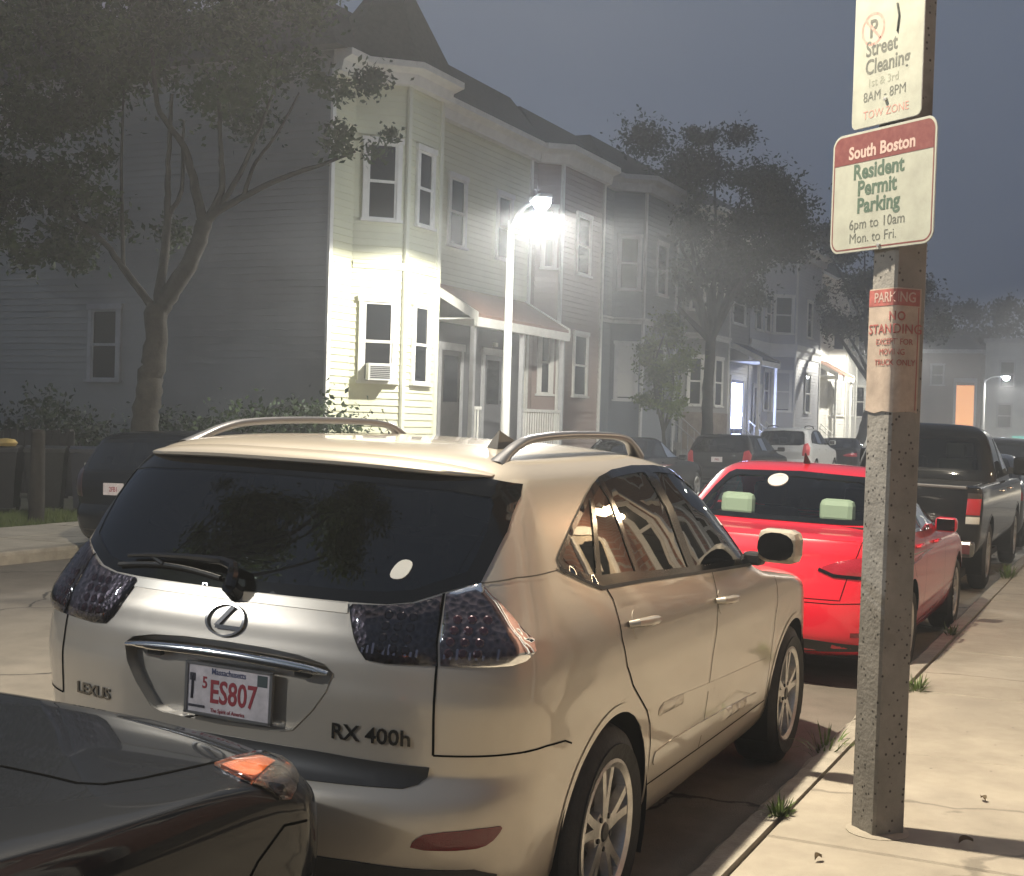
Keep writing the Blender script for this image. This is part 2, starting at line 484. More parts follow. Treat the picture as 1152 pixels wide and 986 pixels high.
def arch_well(mb, y, z, r, x0, x1):
    """dark inside of a wheel arch, from x0 (skin) inwards to x1"""
    n = 24; V = []; F = []
    for i in range(n + 1):
        a = R(-25 + 230 * i / n)
        for xx in (x0, x1): V.append((xx, y + r * math.cos(a), z + r * math.sin(a)))
    for i in range(n): F.append((2 * i, 2 * i + 1, 2 * i + 3, 2 * i + 2))
    mb.add(V, F, True)
    c = len(V); mb.add([(x1, y, z)] + [V[2 * i + 1] for i in range(n + 1)], [(0, i + 1, i + 2) for i in range(n)])
    return mb
# ---------------------------------------------------------------- the champagne SUV
SUV_KEYS = [
 # z,    W,    yr,    ar,  nr,  yf,   af,  nf
 (.21,  .780, -.70,  .40, 3.0, 3.40, .50, 2.8),
 (.27,  .840, -.90,  .45, 2.8, 3.52, .60, 2.6),
 (.36,  .885, -1.00, .50, 2.7, 3.60, .70, 2.5),
 (.50,  .902, -1.055,.52, 2.7, 3.64, .75, 2.5),
 (.60,  .910, -1.065,.52, 2.7, 3.64, .75, 2.5),
 (.655, .914, -1.055,.52, 2.7, 3.63, .75, 2.5),
 (.690, .918, -1.025,.52, 2.8, 3.62, .75, 2.5),
 (.730, .922, -.990, .50, 2.9, 3.60, .75, 2.5),
 (.82,  .930, -.985, .48, 3.0, 3.55, .75, 2.5),
 (.93,  .942, -.985, .48, 3.1, 3.42, .75, 2.5),
 (.98,  .942, -.98,  .48, 3.1, 3.22, .70, 2.5),
 (1.03, .938, -.975, .48, 3.1, 2.80, .65, 2.5),
 (1.07, .930, -.965, .46, 3.1, 2.46, .60, 2.5),
 (1.11, .918, -.955, .44, 3.1, 2.27, .55, 2.5),
 (1.16, .900, -.935, .44, 3.0, 2.16, .52, 2.6),
 (1.28, .852, -.875, .40, 2.9, 1.97, .48, 2.6),
 (1.42, .800, -.795, .36, 2.8, 1.73, .46, 2.6),
 (1.52, .757, -.735, .34, 2.7, 1.53, .46, 2.6),
 (1.575,.725, -.690, .34, 2.7, 1.38, .46, 2.6),
 (1.610,.675, -.645, .34, 2.6, 1.22, .45, 2.5),
 (1.640,.570, -.560, .34, 2.5, 1.02, .42, 2.3),
 (1.658,.430, -.400, .30, 2.4, .78,  .35, 2.2),
 (1.668,.200, -.150, .15, 2.2, .50,  .15, 2.2),
]
def dusty_paint(name, col, metal, rough, coat, dust=(.30, .26, .21), top=.75, amt=.55):
    """metallic paint with a film of road dust that thickens towards the sills and gathers in smudges"""
    m = bpy.data.materials.new(name); m.use_nodes = True; nt = m.node_tree; N = nt.nodes; L = nt.links; b = N['Principled BSDF']
    tc = N.new('ShaderNodeTexCoord'); sp = N.new('ShaderNodeSeparateXYZ'); L.new(tc.outputs['Object'], sp.inputs[0])
    mr = N.new('ShaderNodeMapRange'); mr.inputs[1].default_value = top; mr.inputs[2].default_value = .28; mr.inputs[3].default_value = .06; mr.inputs[4].default_value = 1.; L.new(sp.outputs[2], mr.inputs[0])
    n = N.new('ShaderNodeTexNoise'); n.inputs['Scale'].default_value = 3.4; n.inputs['Detail'].default_value = 9; n.inputs['Roughness'].default_value = .72; L.new(tc.outputs['Object'], n.inputs['Vector'])
    m2 = N.new('ShaderNodeMapRange'); m2.inputs[1].default_value = .38; m2.inputs[2].default_value = .70; L.new(n.outputs['Fac'], m2.inputs[0])
    mu = N.new('ShaderNodeMath'); mu.operation = 'MULTIPLY'; L.new(mr.outputs[0], mu.inputs[0]); L.new(m2.outputs[0], mu.inputs[1])
    m3 = N.new('ShaderNodeMath'); m3.operation = 'MULTIPLY'; m3.inputs[1].default_value = amt; L.new(mu.outputs[0], m3.inputs[0])
    mx = N.new('ShaderNodeMix'); mx.data_type = 'RGBA'; mx.inputs[6].default_value = (*col, 1); mx.inputs[7].default_value = (*dust, 1); L.new(m3.outputs[0], mx.inputs[0]); L.new(mx.outputs[2], b.inputs['Base Color'])
    def lerp(sock, a, c):
        q = N.new('ShaderNodeMapRange'); q.inputs[3].default_value = a; q.inputs[4].default_value = c; L.new(m3.outputs[0], q.inputs[0]); L.new(q.outputs[0], b.inputs[sock])
    lerp('Metallic', metal, 0.); lerp('Roughness', rough, .8); lerp('Coat Weight', coat, 0.); b.inputs['Coat Roughness'].default_value = .05
    fl = N.new('ShaderNodeTexNoise'); fl.inputs['Scale'].default_value = 900; L.new(tc.outputs['Object'], fl.inputs['Vector'])
    bp = N.new('ShaderNodeBump'); bp.inputs['Strength'].default_value = .035; bp.inputs['Distance'].default_value = .002; L.new(fl.outputs['Fac'], bp.inputs['Height']); L.new(bp.outputs[0], b.inputs['Normal'])
    MATS[name] = m; return m
M_champ = dusty_paint('champagne_paint', (.50, .445, .365), .45, .34, .95)
suv_loc = (0, 0, 0)
SUV = thing('parked_suv', 'champagne beige SUV with roof rails and dark tinted glass, parked nearest along the kerb', 'SUV', suv_loc, rot=(0, .022, STREET_YAW))
BS = Body(SUV_KEYS, tilt=.0)
M_champ_in = mat('cabin_black', (.012, .012, .013), .8)
M_glass_dark = glass_mat('tinted_glass', (.10, .105, .10), .012, ior=1.75)
M_glass_lens = glass_mat('smoked_lens', (.66, .62, .66), .03)
M_frit = mat('glass_border', (.004, .004, .004), .10, spec=.55)
M_plastic = mat('grey_plastic', (.035, .034, .033), .6, bump=.15, bump_scale=200)
M_red_refl = mat('red_reflector', (.16, .008, .012), .25, coat=.6, bump=.25, bump_scale=260)
M_seat = mat('seat_leather', (.05, .045, .04), .6)
M_silver = mat('silver_trim', (.42, .41, .40), .28, metal=.9)
def lens_cells_mat():
    m = bpy.data.materials.new('lamp_reflector'); m.use_nodes = True; nt = m.node_tree; N = nt.nodes; L = nt.links; b = N['Principled BSDF']
    tc = N.new('ShaderNodeTexCoord'); v = N.new('ShaderNodeTexVoronoi'); v.inputs['Scale'].default_value = 55; v.inputs['Randomness'].default_value = .9
    L.new(tc.outputs['Object'], v.inputs['Vector'])
    cr = N.new('ShaderNodeValToRGB'); cr.color_ramp.elements[0].color = (.05, .046, .05, 1); cr.color_ramp.elements[1].color = (.20, .19, .20, 1)
    cr.color_ramp.elements[0].position = .15; cr.color_ramp.elements[1].position = .75
    L.new(v.outputs['Distance'], cr.inputs[0]); L.new(cr.outputs[0], b.inputs['Base Color'])
    bp = N.new('ShaderNodeBump'); bp.inputs['Strength'].default_value = .35; bp.inputs['Distance'].default_value = .01
    L.new(v.outputs['Distance'], bp.inputs['Height']); L.new(bp.outputs[0], b.inputs['Normal'])
    b.inputs['Metallic'].default_value = .55; b.inputs['Roughness'].default_value = .38
    return m
M_cells = lens_cells_mat()
M_plate = mat('plate_white', (.62, .56, .55), .45, var=.2, var_scale=18)
M_plate_red = mat('plate_red', (.30, .035, .045), .5)
M_plate_blue = mat('plate_blue', (.06, .07, .14), .5)

def mirrorx(P): return [(-x, z) for (x, z) in P][::-1]
def both_x(P): return P + [(-x, z) for (x, z) in P[::-1] if abs(x) > 1e-4]

def licence_plate(parent, B, x, z, y_off, rows, s=1., plane='rear', w=.305, h=.152, tilt=0., y=None):
    """embossed number plate standing at the skin"""
    hit, n = B.cast(plane, x, z); yy = hit.y + y_off if y is None else y; sgn = -1 if plane == 'rear' else 1
    m = MB(); pl = smooth_poly([(-w / 2, -h / 2), (w / 2, -h / 2), (w / 2, h / 2), (-w / 2, h / 2)], 0)
    r = .012; rp = []
    for (cx, cz, a) in ((w / 2 - r, h / 2 - r, 0), (-w / 2 + r, h / 2 - r, 90), (-w / 2 + r, -h / 2 + r, 180), (w / 2 - r, -h / 2 + r, 270)):
        rp += circle((cx, cz), r, 5, a, a + 90)
    m.prism([(x + p[0], z + p[1]) for p in rp], 'y', yy, yy + sgn * .003)
    pt = m.build('licence_plate', M_plate, parent)
    for (txt, dx, dz, size, bold, mm, sx) in rows:
        V, F = text_mesh(txt, size, .0008, bold)
        V = [(x + (dx + v[0] * sx) * (1 if sgn < 0 else -1), yy + sgn * (.0034 + v[2]), z + dz + v[1]) for v in V]
        pts_obj('lettering', V, F, mm, pt)
    return pt, yy

def build_suv():
    B, T = BS, SUV
    # ---- outlines
    glass = both_x([(0, 1.197), (.39, 1.200), (.50, 1.203), (.575, 1.215), (.655, 1.247), (.737, 1.277), (.745, 1.34), (.751, 1.42), (.738, 1.52), (.724, 1.556), (.60, 1.582), (.30, 1.594), (0, 1.597)])
    glass_in = both_x([(0, 1.225), (.38, 1.228), (.49, 1.232), (.565, 1.243), (.64, 1.275), (.698, 1.302), (.707, 1.345), (.711, 1.42), (.70, 1.50), (.685, 1.52), (.58, 1.535), (.30, 1.546), (0, 1.549)])
    win = [(-.394, 1.322), (-.352, 1.346), (-.18, 1.428), (0, 1.505), (.10, 1.54), (.19, 1.562), (.36, 1.582), (.62, 1.592), (.88, 1.588), (1.12, 1.570), (1.34, 1.525), (1.55, 1.44), (1.75, 1.325), (1.90, 1.222), (2.0, 1.148), (1.97, 1.134), (1.80, 1.130), (1.36, 1.150), (.92, 1.170), (.29, 1.200), (-.10, 1.213), (-.20, 1.237), (-.384, 1.297)]
    qw = [(-.36, 1.32), (-.335, 1.338), (-.16, 1.418), (.028, 1.497), (-.116, 1.252), (-.19, 1.256), (-.345, 1.306)]
    rd1 = [(.06, 1.500), (.165, 1.535), (.205, 1.490), (.248, 1.232), (-.078, 1.245)]
    rd2 = [(.215, 1.545), (.36, 1.560), (.62, 1.570), (.70, 1.568), (.80, 1.42), (.84, 1.194), (.285, 1.224), (.245, 1.46)]
    fd = [(.80, 1.565), (.88, 1.565), (1.10, 1.549), (1.31, 1.505), (1.53, 1.418), (1.73, 1.302), (1.87, 1.208), (1.93, 1.156), (1.80, 1.154), (1.36, 1.172), (.93, 1.190), (.895, 1.40)]
    tl = [(.737, 1.273), (.79, 1.225), (.830, 1.182), (.865, 1.140), (.886, 1.118), (.896, 1.085), (.886, 1.060), (.860, 1.050), (.825, 1.048), (.688, 1.046), (.54, 1.042), (.481, 1.046), (.455, 1.072), (.433, 1.106), (.410, 1.150), (.392, 1.186), (.40, 1.1945), (.50, 1.199), (.587, 1.212), (.655, 1.242)]
    split = lambda z: .650 + (1.243 - z) * .19
    tl_out = [p for p in tl if p[0] > split(p[1]) + .006 and p[0] > .66]
    tl_out = [(.660, 1.240)] + [(.737, 1.273), (.79, 1.225), (.830, 1.182), (.865, 1.140), (.886, 1.118), (.896, 1.085), (.886, 1.060), (.860, 1.050), (.825, 1.048), (.694, 1.047)]
    tl_in = [(.650, 1.236), (.684, 1.047), (.54, 1.042), (.481, 1.046), (.455, 1.072), (.433, 1.106), (.410, 1.150), (.394, 1.184), (.402, 1.1935), (.50, 1.198), (.587, 1.211)]
    recess = both_x([(0, 1.048), (.15, 1.046), (.27, 1.038), (.352, 1.022), (.384, .998), (.366, .945), (.325, .885), (.262, .818), (.21, .806), (0, .800)])
    # ---- openings
    B.hole('rear', glass_in); B.hole('rear', recess)
    for s in (1, -1):
        for o in (qw, rd1, rd2, fd): B.hole('side', o, s)
        wheel_arch(B, 0, .362, .412, s); wheel_arch(B, 2.715, .362, .402, s)
    B.build('body', M_champ, T)
    # ---- rear glass, border, spoiler
    gr = B.patch('rear_window', 'rear', glass, M_frit, T, off=.003, hole=offset_poly(glass_in, -.004), step=.024, skirt=.01)
    B.patch('pane', 'rear', glass_in, M_glass_dark, gr, off=.001, step=.06, skirt=0)
    st = B.patch('sticker', 'rear', smooth_poly([(.478, 1.274), (.533, 1.272), (.548, 1.325), (.50, 1.330)], 2), mat('white_sticker', (.72, .70, .62), .5), gr, off=.004, step=.04, skirt=.002)
    sp = MB(); n = 30; V = []; F = []
    prof = [(-.07, .020), (.02, .013), (.058, .002), (.068, -.008), (.066, -.018), (.054, -.024), (.02, -.020), (-.02, -.010)]
    for i in range(n + 1):
        x = -.66 + 1.32 * i / n; h, nn = B.cast('rear', x * .985, 1.610 - .040 * (abs(x) / .735) ** 3)
        t = abs(x) / .66; sc = 1 - .8 * t ** 6
        for (a, b) in prof: V.append((x, h.y - a * sc + .02 * 0, h.z + b * sc))
    k = len(prof)
    for i in range(n):
        for j in range(k - 1): F.append((i * k + j, (i + 1) * k + j, (i + 1) * k + j + 1, i * k + j + 1))
    F.append(tuple(range(k))); F.append(tuple(range(n * k, n * k + k))[::-1])
    pts_obj('spoiler', V, F, M_champ, T, True, ang=50)
    V = []; F = []
    # ---- tail lights
    for s in (1, -1):
        for (o, nm) in ((tl_out, 'tail_light'), (tl_in, 'tail_light')):
            P = [(x * s, z) for (x, z) in o]; P = P if s > 0 else P[::-1]
            hs = B.patch(nm, 'rear', P, M_cells, T, off=.004, step=.022, skirt=.01)
            B.patch('lens', 'rear', P, M_glass_lens, hs, off=.008, step=.02, skirt=.012, bev=.012)
            inn = []
            q = MB()
            base = (.755, 1.125) if nm and o is tl_out else (.565, 1.125)
            for a in range(3):
                for b in range(4):
                    cx, cz = base[0] - .045 + a * .036, base[1] - .042 + b * .030
                    h, nn = B.cast('rear', cx * s, cz); V = []
                    up = Vector((0, 0, 1)); sd = nn.cross(up).normalized(); upp = sd.cross(nn)
                    ctr = h + nn * .006
                    ringp = [(ctr + (sd * math.cos(t) + upp * math.sin(t)) * .014)[:] for t in [2 * math.pi * j / 12 for j in range(12)]]
                    tip = [(ctr + nn * .004 + (sd * math.cos(t) + upp * math.sin(t)) * .009)[:] for t in [2 * math.pi * j / 12 for j in range(12)]]
                    q.add(ringp + tip, [(j, (j + 1) % 12, 12 + (j + 1) % 12, 12 + j) for j in range(12)] + [tuple(range(12, 24))])
            q.build('lamp_cells', mat('red_cells', (.07, .02, .025), .25, coat=.5), hs)
            q = MB()
            xs = [base[0] - .10 + .016 * j for j in range(12)] if o is tl_in else [base[0] - .055 + .016 * j for j in range(9)]
            for j, xx in enumerate(xs):
                h, nn = B.cast('rear', xx * s, 1.066); h2, n2 = B.cast('rear', xx * s, 1.066 + .014 + .008 * (j % 3))
                if j % 4 == 3: continue
                q.bar(h + nn * .006, h2 + n2 * .006, .007, .004, up=nn)
            q.build('light_ribs', M_chrome, hs)
    # ---- side windows
    for s in (1, -1):
        fr = B.patch('window_frame', 'side', win, M_frit, T, off=.003, side=s, step=.09, skirt=.008, hole=None) if False else None
    for s in (1, -1):
        V = []; F = []
        nm = 'side_window'
        # black surround = ring pieces round each pane
        holes = [qw, rd1, rd2, fd]
        out = densify(win, .03); pts = [Vector(p) for p in out]; ed = [(i, (i + 1) % len(out)) for i in range(len(out))]
        for o in holes:
            hp = densify(offset_poly(o, -.003), .03); k = len(pts); pts += [Vector(p) for p in hp]; ed += [(k + i, k + (i + 1) % len(hp)) for i in range(len(hp))]
        pts += [Vector((a, b)) for a in np.arange(-.4, 2.05, .03) for b in np.arange(1.13, 1.6, .025) if inside(out, (a, b)) and not any(inside(o, (a, b)) for o in holes) and seg_dist(np.array(out), (a, b))[0] > .009]
        v2, e2, f2, *_ = delaunay_2d_cdt(pts, ed, [], 0, 1e-6)
        for f in f2:
            c = sum((v2[i] for i in f), Vector((0, 0))) / len(f)
            if inside(out, c) and not any(inside(o, c) for o in holes): F.append(tuple(f))
        for p in v2:
            h, nn = B.cast('side', p.x, p.y, s); V.append(h + nn * .0045)
        nn = Vector((s, 0, .3))
        F = [f if (V[f[1]] - V[f[0]]).cross(V[f[2]] - V[f[0]]).dot(nn) > 0 else f[::-1] for f in F]
        fr = pts_obj(nm, V, F, M_frit, T, True)
        for o in holes: B.patch('pane', 'side', o, M_glass_dark, fr, off=.0005, side=s, step=.08, skirt=0)
        # chrome-black sill trim under the glass and drip rail above
        B.lines('window_trim', [('side', [(-.40, 1.296), (-.20, 1.232), (-.10, 1.207), (.29, 1.194), (.92, 1.164), (1.36, 1.144), (1.80, 1.124), (1.98, 1.128)], .012, dict(side=s, off=.006))], M_rubber, T)
        # ---- shut lines
        rd = [(-.065, 1.205), (-.035, 1.165), (-.03, 1.034), (.03, .93), (.12, .851), (.25, .77), (.327, .720), (.385, .66), (.42, .58), (.43, .48), (.43, .42)]
        B.lines('door_seam', [('side', rd, .007, dict(side=s)),
            ('side', [(1.145, 1.152), (1.12, .98), (1.13, .80), (1.14, .62), (1.12, .47), (1.10, .42)], .006, dict(side=s)),
            ('side', [(2.16, 1.06), (2.215, .94), (2.25, .75), (2.26, .55), (2.25, .42)], .006, dict(side=s)),
            ('side', [(.43, .42), (1.1, .415), (2.25, .41)], .006, dict(side=s)),
            ('side', [(-.71, .789), (-.60, .788), (-.46, .775), (-.40, .755)], .006, dict(side=s)),
            ], M_gap, T)
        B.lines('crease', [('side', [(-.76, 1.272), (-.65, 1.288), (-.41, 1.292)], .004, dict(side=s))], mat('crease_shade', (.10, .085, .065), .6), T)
        # lower mouldings
        B.patch('rocker_moulding', 'side', smooth_poly([(.47, .500), (.50, .545), (1.2, .528), (2.02, .492), (2.10, .470), (2.02, .452), (1.2, .470), (.50, .478)], 1), M_champ, T, off=.004, bev=.012, side=s, step=.05, skirt=.012)
        B.patch('door_moulding', 'side', smooth_poly([(.475, .668), (.47, .705), (.54, .722), (1.18, .684), (2.16, .638), (2.19, .626), (2.16, .612), (1.18, .650), (.54, .672)], 1), M_champ, T, off=.002, bev=.008, side=s, step=.05, skirt=.010)
        # arch lips
        for (cy, r) in ((0, .412), (2.715, .402)):
            B.lines('arch_lip', [('side', circle((cy, .362), r + .014, 60, -14, 194), .030, dict(side=s, off=.003))], M_champ, T)
        # handles
        for (hy, hz) in ((.165, 1.066), (1.215, 1.030)):
            h, nn = B.cast('side', hy, hz, s); up = Vector((0, 0, 1))
            cup = B.patch('handle_cup', 'side', circle((hy - .03, hz - .004), .052, 24), M_champ, T, off=.002, side=s, step=.03, skirt=.006)
            d = MB(); pts = []
            for (a, o) in ((-.115, .004), (-.105, .034), (-.06, .046), (.03, .047), (.085, .036), (.095, .004)):
                hh, n3 = B.cast('side', hy + a, hz - a * .05, s); pts.append(hh + n3 * o)
            d.tube(pts, [.012, .015, .017, .017, .015, .010], 10)
            d.build('door_handle', M_champ, T)
        # mirror
        m = MB(); m.box(-.100, .100, -.060, .065, -.078, .078, bev=.042)
        e = m.build('wing_mirror', M_champ, T, ang=50); e.location = (1.032 * s, 1.80, 1.222); e.rotation_euler = (0, 0, -.12 * s)
        g = MB(); g.prism(smooth_poly([(-.088, -.062), (.088, -.062), (.082, .064), (-.082, .064)], 2), 'y', -.0615, -.064); g.build('mirror_glass', M_black_gloss, e)
        k = MB(); k.box(-.17 * s, -.08 * s, -.03, .05, -.10, -.04, bev=.015); k.build('stalk', M_dark, e)
        # roof rail: one bar that dives into the roof at both ends
        path = [(.612, -.43, 1.604), (.606, -.35, 1.632), (.600, -.25, 1.664), (.592, -.12, 1.688), (.585, .1, 1.700), (.578, .4, 1.705), (.572, .72, 1.703), (.566, .92, 1.690), (.562, 1.02, 1.662), (.560, 1.10, 1.62)]
        V = []; F = []; n = 60
        P = [np.array(pchip(range(len(path)), [p[c] for p in path], np.linspace(0, len(path) - 1, n))) for c in range(3)]
        sec = [(.9 * math.copysign(abs(math.cos(t)) ** .7, math.cos(t)), .75 * math.copysign(abs(math.sin(t)) ** .7, math.sin(t))) for t in [2 * math.pi * j / 12 for j in range(12)]]
        for i in range(n):
            e = max(0, 1 - i / 9) + max(0, 1 - (n - 1 - i) / 9); wdt = .024 * (1 + .55 * e); hgt = .019 * (1 + 1.2 * e)
            for (a_, b_) in sec: V.append(((P[0][i] + a_ * wdt) * s, P[1][i], P[2][i] + b_ * hgt - .012 * e))
        for i in range(n - 1):
            for j in range(12): F.append((i * 12 + j, i * 12 + (j + 1) % 12, (i + 1) * 12 + (j + 1) % 12, (i + 1) * 12 + j))
        r = MB(); r.add(V, F, True); r.build('roof_rail', mat('rail_grey', (.20, .20, .21), .35, metal=.8), T, ang=60)
    B.lines('tailgate_seam', [('rear', [(.653, 1.243), (.684, 1.045), (.688, .92), (.687, .79)], .007, {}), ('rear', [(-.653, 1.243), (-.684, 1.045), (-.688, .92), (-.687, .79)], .009, {}), ('rear', [(.687, .79), (.862, .79), (.90, .789)], .006, {}), ('rear', [(-.687, .79), (-.862, .79), (-.90, .789)], .006, {}),
        ('rear', [(.655, 1.247), (.672, 1.30), (.70, 1.44)], .001, {})], M_gap, T)
    # ---- tailgate
    rc = B.patch('plate_recess', 'rear', recess, M_champ, T, off=-.045, step=.05, skirt=-.003)
    br = []
    V = []; F = []; n = 30
    for i in range(n + 1):
        x = -.372 + .744 * i / n; z = 1.012 - .10 * x * x * (1 if abs(x) < .4 else 1); h, nn = B.cast('rear', x, z)
        e = 1 - .5 * (abs(x) / .372) ** 8
        for (dy, dz) in ((.02, .014), (-.012, .012), (-.018, 0), (-.012, -.013), (.02, -.015)): V.append((x, h.y + dy, z + dz * e))
    for i in range(n):
        for j in range(4): F.append((i * 5 + j, (i + 1) * 5 + j, (i + 1) * 5 + j + 1, i * 5 + j + 1))
    pts_obj('chrome_bar', V, F, M_chrome, T, True, ang=60)
    m = MB(); m.box(-.30, -.245, -.965, -.945, .972, .992, bev=.004); m.box(.245, .30, -.965, -.945, .972, .992, bev=.004); m.build('plate_lamp', M_dark, T)
    pt, yy = licence_plate(T, B, .016, .893, .020, [('ES807', .018, -.008, .098, .0018, M_plate_red, .72), ('5', -.087, .018, .05, .001, M_plate_red, .8), ('Massachusetts', 0, .056, .026, .0003, M_plate_blue, .85), ('The Spirit of America', 0, -.062, .017, .0002, M_plate_red, .85)])
    m = MB()
    for (a, b, c2, d) in ((-.160, -.150, -.078, .078), (.150, .160, -.078, .078), (-.160, .160, .072, .080), (-.160, .160, -.080, -.072)): m.box(.016 + a, .016 + b, yy - .007, yy + .004, .893 + c2, .893 + d)
    m.build('plate_frame', mat('frame_grey', (.30, .29, .28), .3, metal=.7), T)
    m = MB(); m.box(.016 + .105, .016 + .14, yy - .0045, yy, .893 + .032, .893 + .066); m.build('plate_sticker', mat('sticker_dark', (.06, .08, .08), .5), pt)
    m = MB(); m.tube([(-.118, yy - .004, .86), (-.116, yy - .004, .93)], .004, 6); m.box(-.126, -.108, yy - .006, yy - .002, .915, .938); m.box(-.128, -.07, yy - .006, yy - .002, .835, .842); m.build('plate_picture', mat('picture_dark', (.03, .03, .04), .6), pt)
    # ledge under the glass
    B.patch('glass_ledge', 'rear', [(-.40, 1.168), (.392, 1.168), (.386, 1.194), (-.40, 1.194)], mat('ledge_highlight', (.62, .57, .48), .3, metal=.4), T, off=.004, bev=.012, step=.04, skirt=.012)  # strip paler than the body paint, its catch-light put into the colour
    # badge: oval ring with a slanted L
    m = MB(); c0 = (-.012, 1.108)
    N_ = 40; rows = []
    V = []; F = []
    for i in range(N_):
        t = 2 * math.pi * i / N_
        for (k, o) in ((1.0, .001), (.97, .010), (.86, .010), (.83, .001)):
            h, nn = B.cast('rear', c0[0] + .074 * k * math.cos(t), c0[1] + .050 * k * math.sin(t)); V.append(h + nn * o)
    for i in range(N_):
        for j in range(3): F.append((i * 4 + j, i * 4 + j + 1, ((i + 1) % N_) * 4 + j + 1, ((i + 1) % N_) * 4 + j))
    m.add(V, F, True)
    for (a, b, w) in (((.022, .044), (-.030, -.020), .013), ((-.030, -.020), (.058, -.020), .012)):
        p, _ = B.cast('rear', c0[0] + a[0], c0[1] + a[1]); q, n2 = B.cast('rear', c0[0] + b[0], c0[1] + b[1]); m.bar(p + n2 * .006, q + n2 * .006, w, .008, up=n2)
    m.build('badge', mat('badge_chrome', (.22, .21, .20), .18, metal=1), T)
    M_let = mat('letter_chrome', (.20, .19, .175), .2, metal=1)
    V, F = B.place_text('rear', 'RX 400h', .508, .832, .064, rot=0, off=.002, bold=.001, sx=1.05); pts_obj('lettering', V, F, M_let, T)
    V, F = B.place_text('rear', 'LEXUS', -.515, .825, .050, off=.002, bold=.001, sx=1.15); pts_obj('lettering', V, F, M_let, T)
    # wiper
    m = MB(); P = lambda x, z, o: (lambda h: h[0] + h[1] * o)(B.cast('rear', x, z))
    m.tube([P(0, 1.185, .0), P(0, 1.195, .05)], .026, 14)
    arm = [P(.004, 1.192, .05), P(.006, 1.222, .055), P(-.010, 1.250, .05), P(-.06, 1.262, .045), P(-.20, 1.264, .035), P(-.36, 1.258, .028), P(-.45, 1.250, .022)]
    m.tube(arm, [.020, .019, .017, .014, .011, .009, .007], 8)
    m.build('wiper_arm', M_black_gloss, T)
    m = MB(); bl = [P(-.49 + .42 * i / 8, 1.222 + .018 * math.sin(math.pi * i / 8), .012) for i in range(9)]; m.tube(bl, .008, 6)
    m.tube([P(-.35, 1.258, .028), P(-.30, 1.240, .018)], .007, 6); m.build('wiper_blade', M_rubber, T)
    # bumper: step shade painted as a dark patch, reflectors, valance
    B.patch('bumper_shade', 'rear', smooth_poly([(-.66, .705), (-.60, .688), (.60, .688), (.672, .712), (.680, .768), (-.680, .768)], 1), mat('step_shade', (.02, .019, .018), .5), T, off=.005, step=.03, skirt=.008)
    for s in (1, -1):
        rf = smooth_poly([(.655 * s, .530), (.664 * s, .556), (.70 * s, .580), (.852 * s, .588), (.858 * s, .575), (.835 * s, .535), (.80 * s, .524)], 1); rf = rf if s > 0 else rf[::-1]
        B.patch('reflector', 'rear', rf, M_red_refl, T, off=.003, bev=.004, step=.035, skirt=.008)
    B.patch('lower_valance', 'rear', [(-.80, .30), (.80, .30), (.84, .435), (.80, .462), (.50, .482), (0, .490), (-.50, .482), (-.80, .462), (-.84, .435)], M_plastic, T, off=.004, step=.035, skirt=.006)
    # underside, arches, wheels
    m = MB(); m.box(-.72, .72, -.78, 3.35, .20, .30)
    for cy, r in ((0, .43), (2.715, .42)):
        for s in (1, -1): arch_well(m, cy, .362, r, .90 * s, .50 * s)
    m.build('underbody', M_well, T)
    for y in (0, 2.715):
        for s in (1, -1): make_wheel(T, .912 * s, y, .362, .364, .235, s, spokes=5, rim_r=.242)
    # cabin
    m = MB(); m.box(-.72, .72, -.55, 1.9, .55, .62)
    m.box(-.74, .74, 1.55, 1.95, .6, 1.12)
    for x in (-.37, .37):
        m.box(x - .24, x + .24, .78, 1.28, .62, .82, bev=.05); m.box(x - .24, x + .24, .70, .86, .75, 1.22, bev=.06); m.box(x - .12, x + .12, .70, .82, 1.26, 1.43, bev=.045)
    for x in (-.45, 0, .45):
        m.box(x - .22, x + .22, -.16, .34, .62, .82, bev=.05); m.box(x - .22, x + .22, -.24, -.08, .75, 1.18, bev=.06); m.box(x - .11, x + .11, -.23, -.12, 1.21, 1.35, bev=.045)
    m.build('cabin', M_seat, T)
    m = MB(); m.lathe([(.175, -.012), (.187, 0), (.175, .012), (.163, 0), (.175, -.012)], axis='y', n=28); sw = m.build('steering_wheel', M_dark, T); sw.location = (-.37, 1.45, 1.0); sw.rotation_euler = (.4, 0, 0)
    # front: windscreen, bonnet lights
    ws = both_x([(0, 1.20), (.55, 1.19), (.66, 1.22), (.60, 1.42), (.52, 1.56), (0, 1.575)])
    B.patch('windscreen', 'front', ws, M_glass_dark, T, off=.004, step=.09, skirt=.004)
    for s in (1, -1):
        hp = [(.50 * s, .78), (.72 * s, .80), (.84 * s, .86), (.78 * s, .92), (.60 * s, .90), (.48 * s, .84)]; hp = hp if s > 0 else hp[::-1]
        hs = B.patch('headlight', 'front', hp, M_cells, T, off=.003, step=.06, skirt=.006)
    B.patch('grille', 'front', both_x([(0, .60), (.36, .62), (.42, .84), (0, .87)]), M_dark, T, off=.003, step=.07, skirt=.006)
    m = MB(); m.add([(.46, -.17, 1.655), (.50, -.17, 1.652), (.48, .10, 1.655), (.478, -.12, 1.715), (.482, -.12, 1.715)], [(0, 1, 4, 3), (1, 2, 4), (0, 3, 2), (3, 4, 2), (0, 2, 1)]); m.build('roof_antenna', M_dark, T)
build_suv()
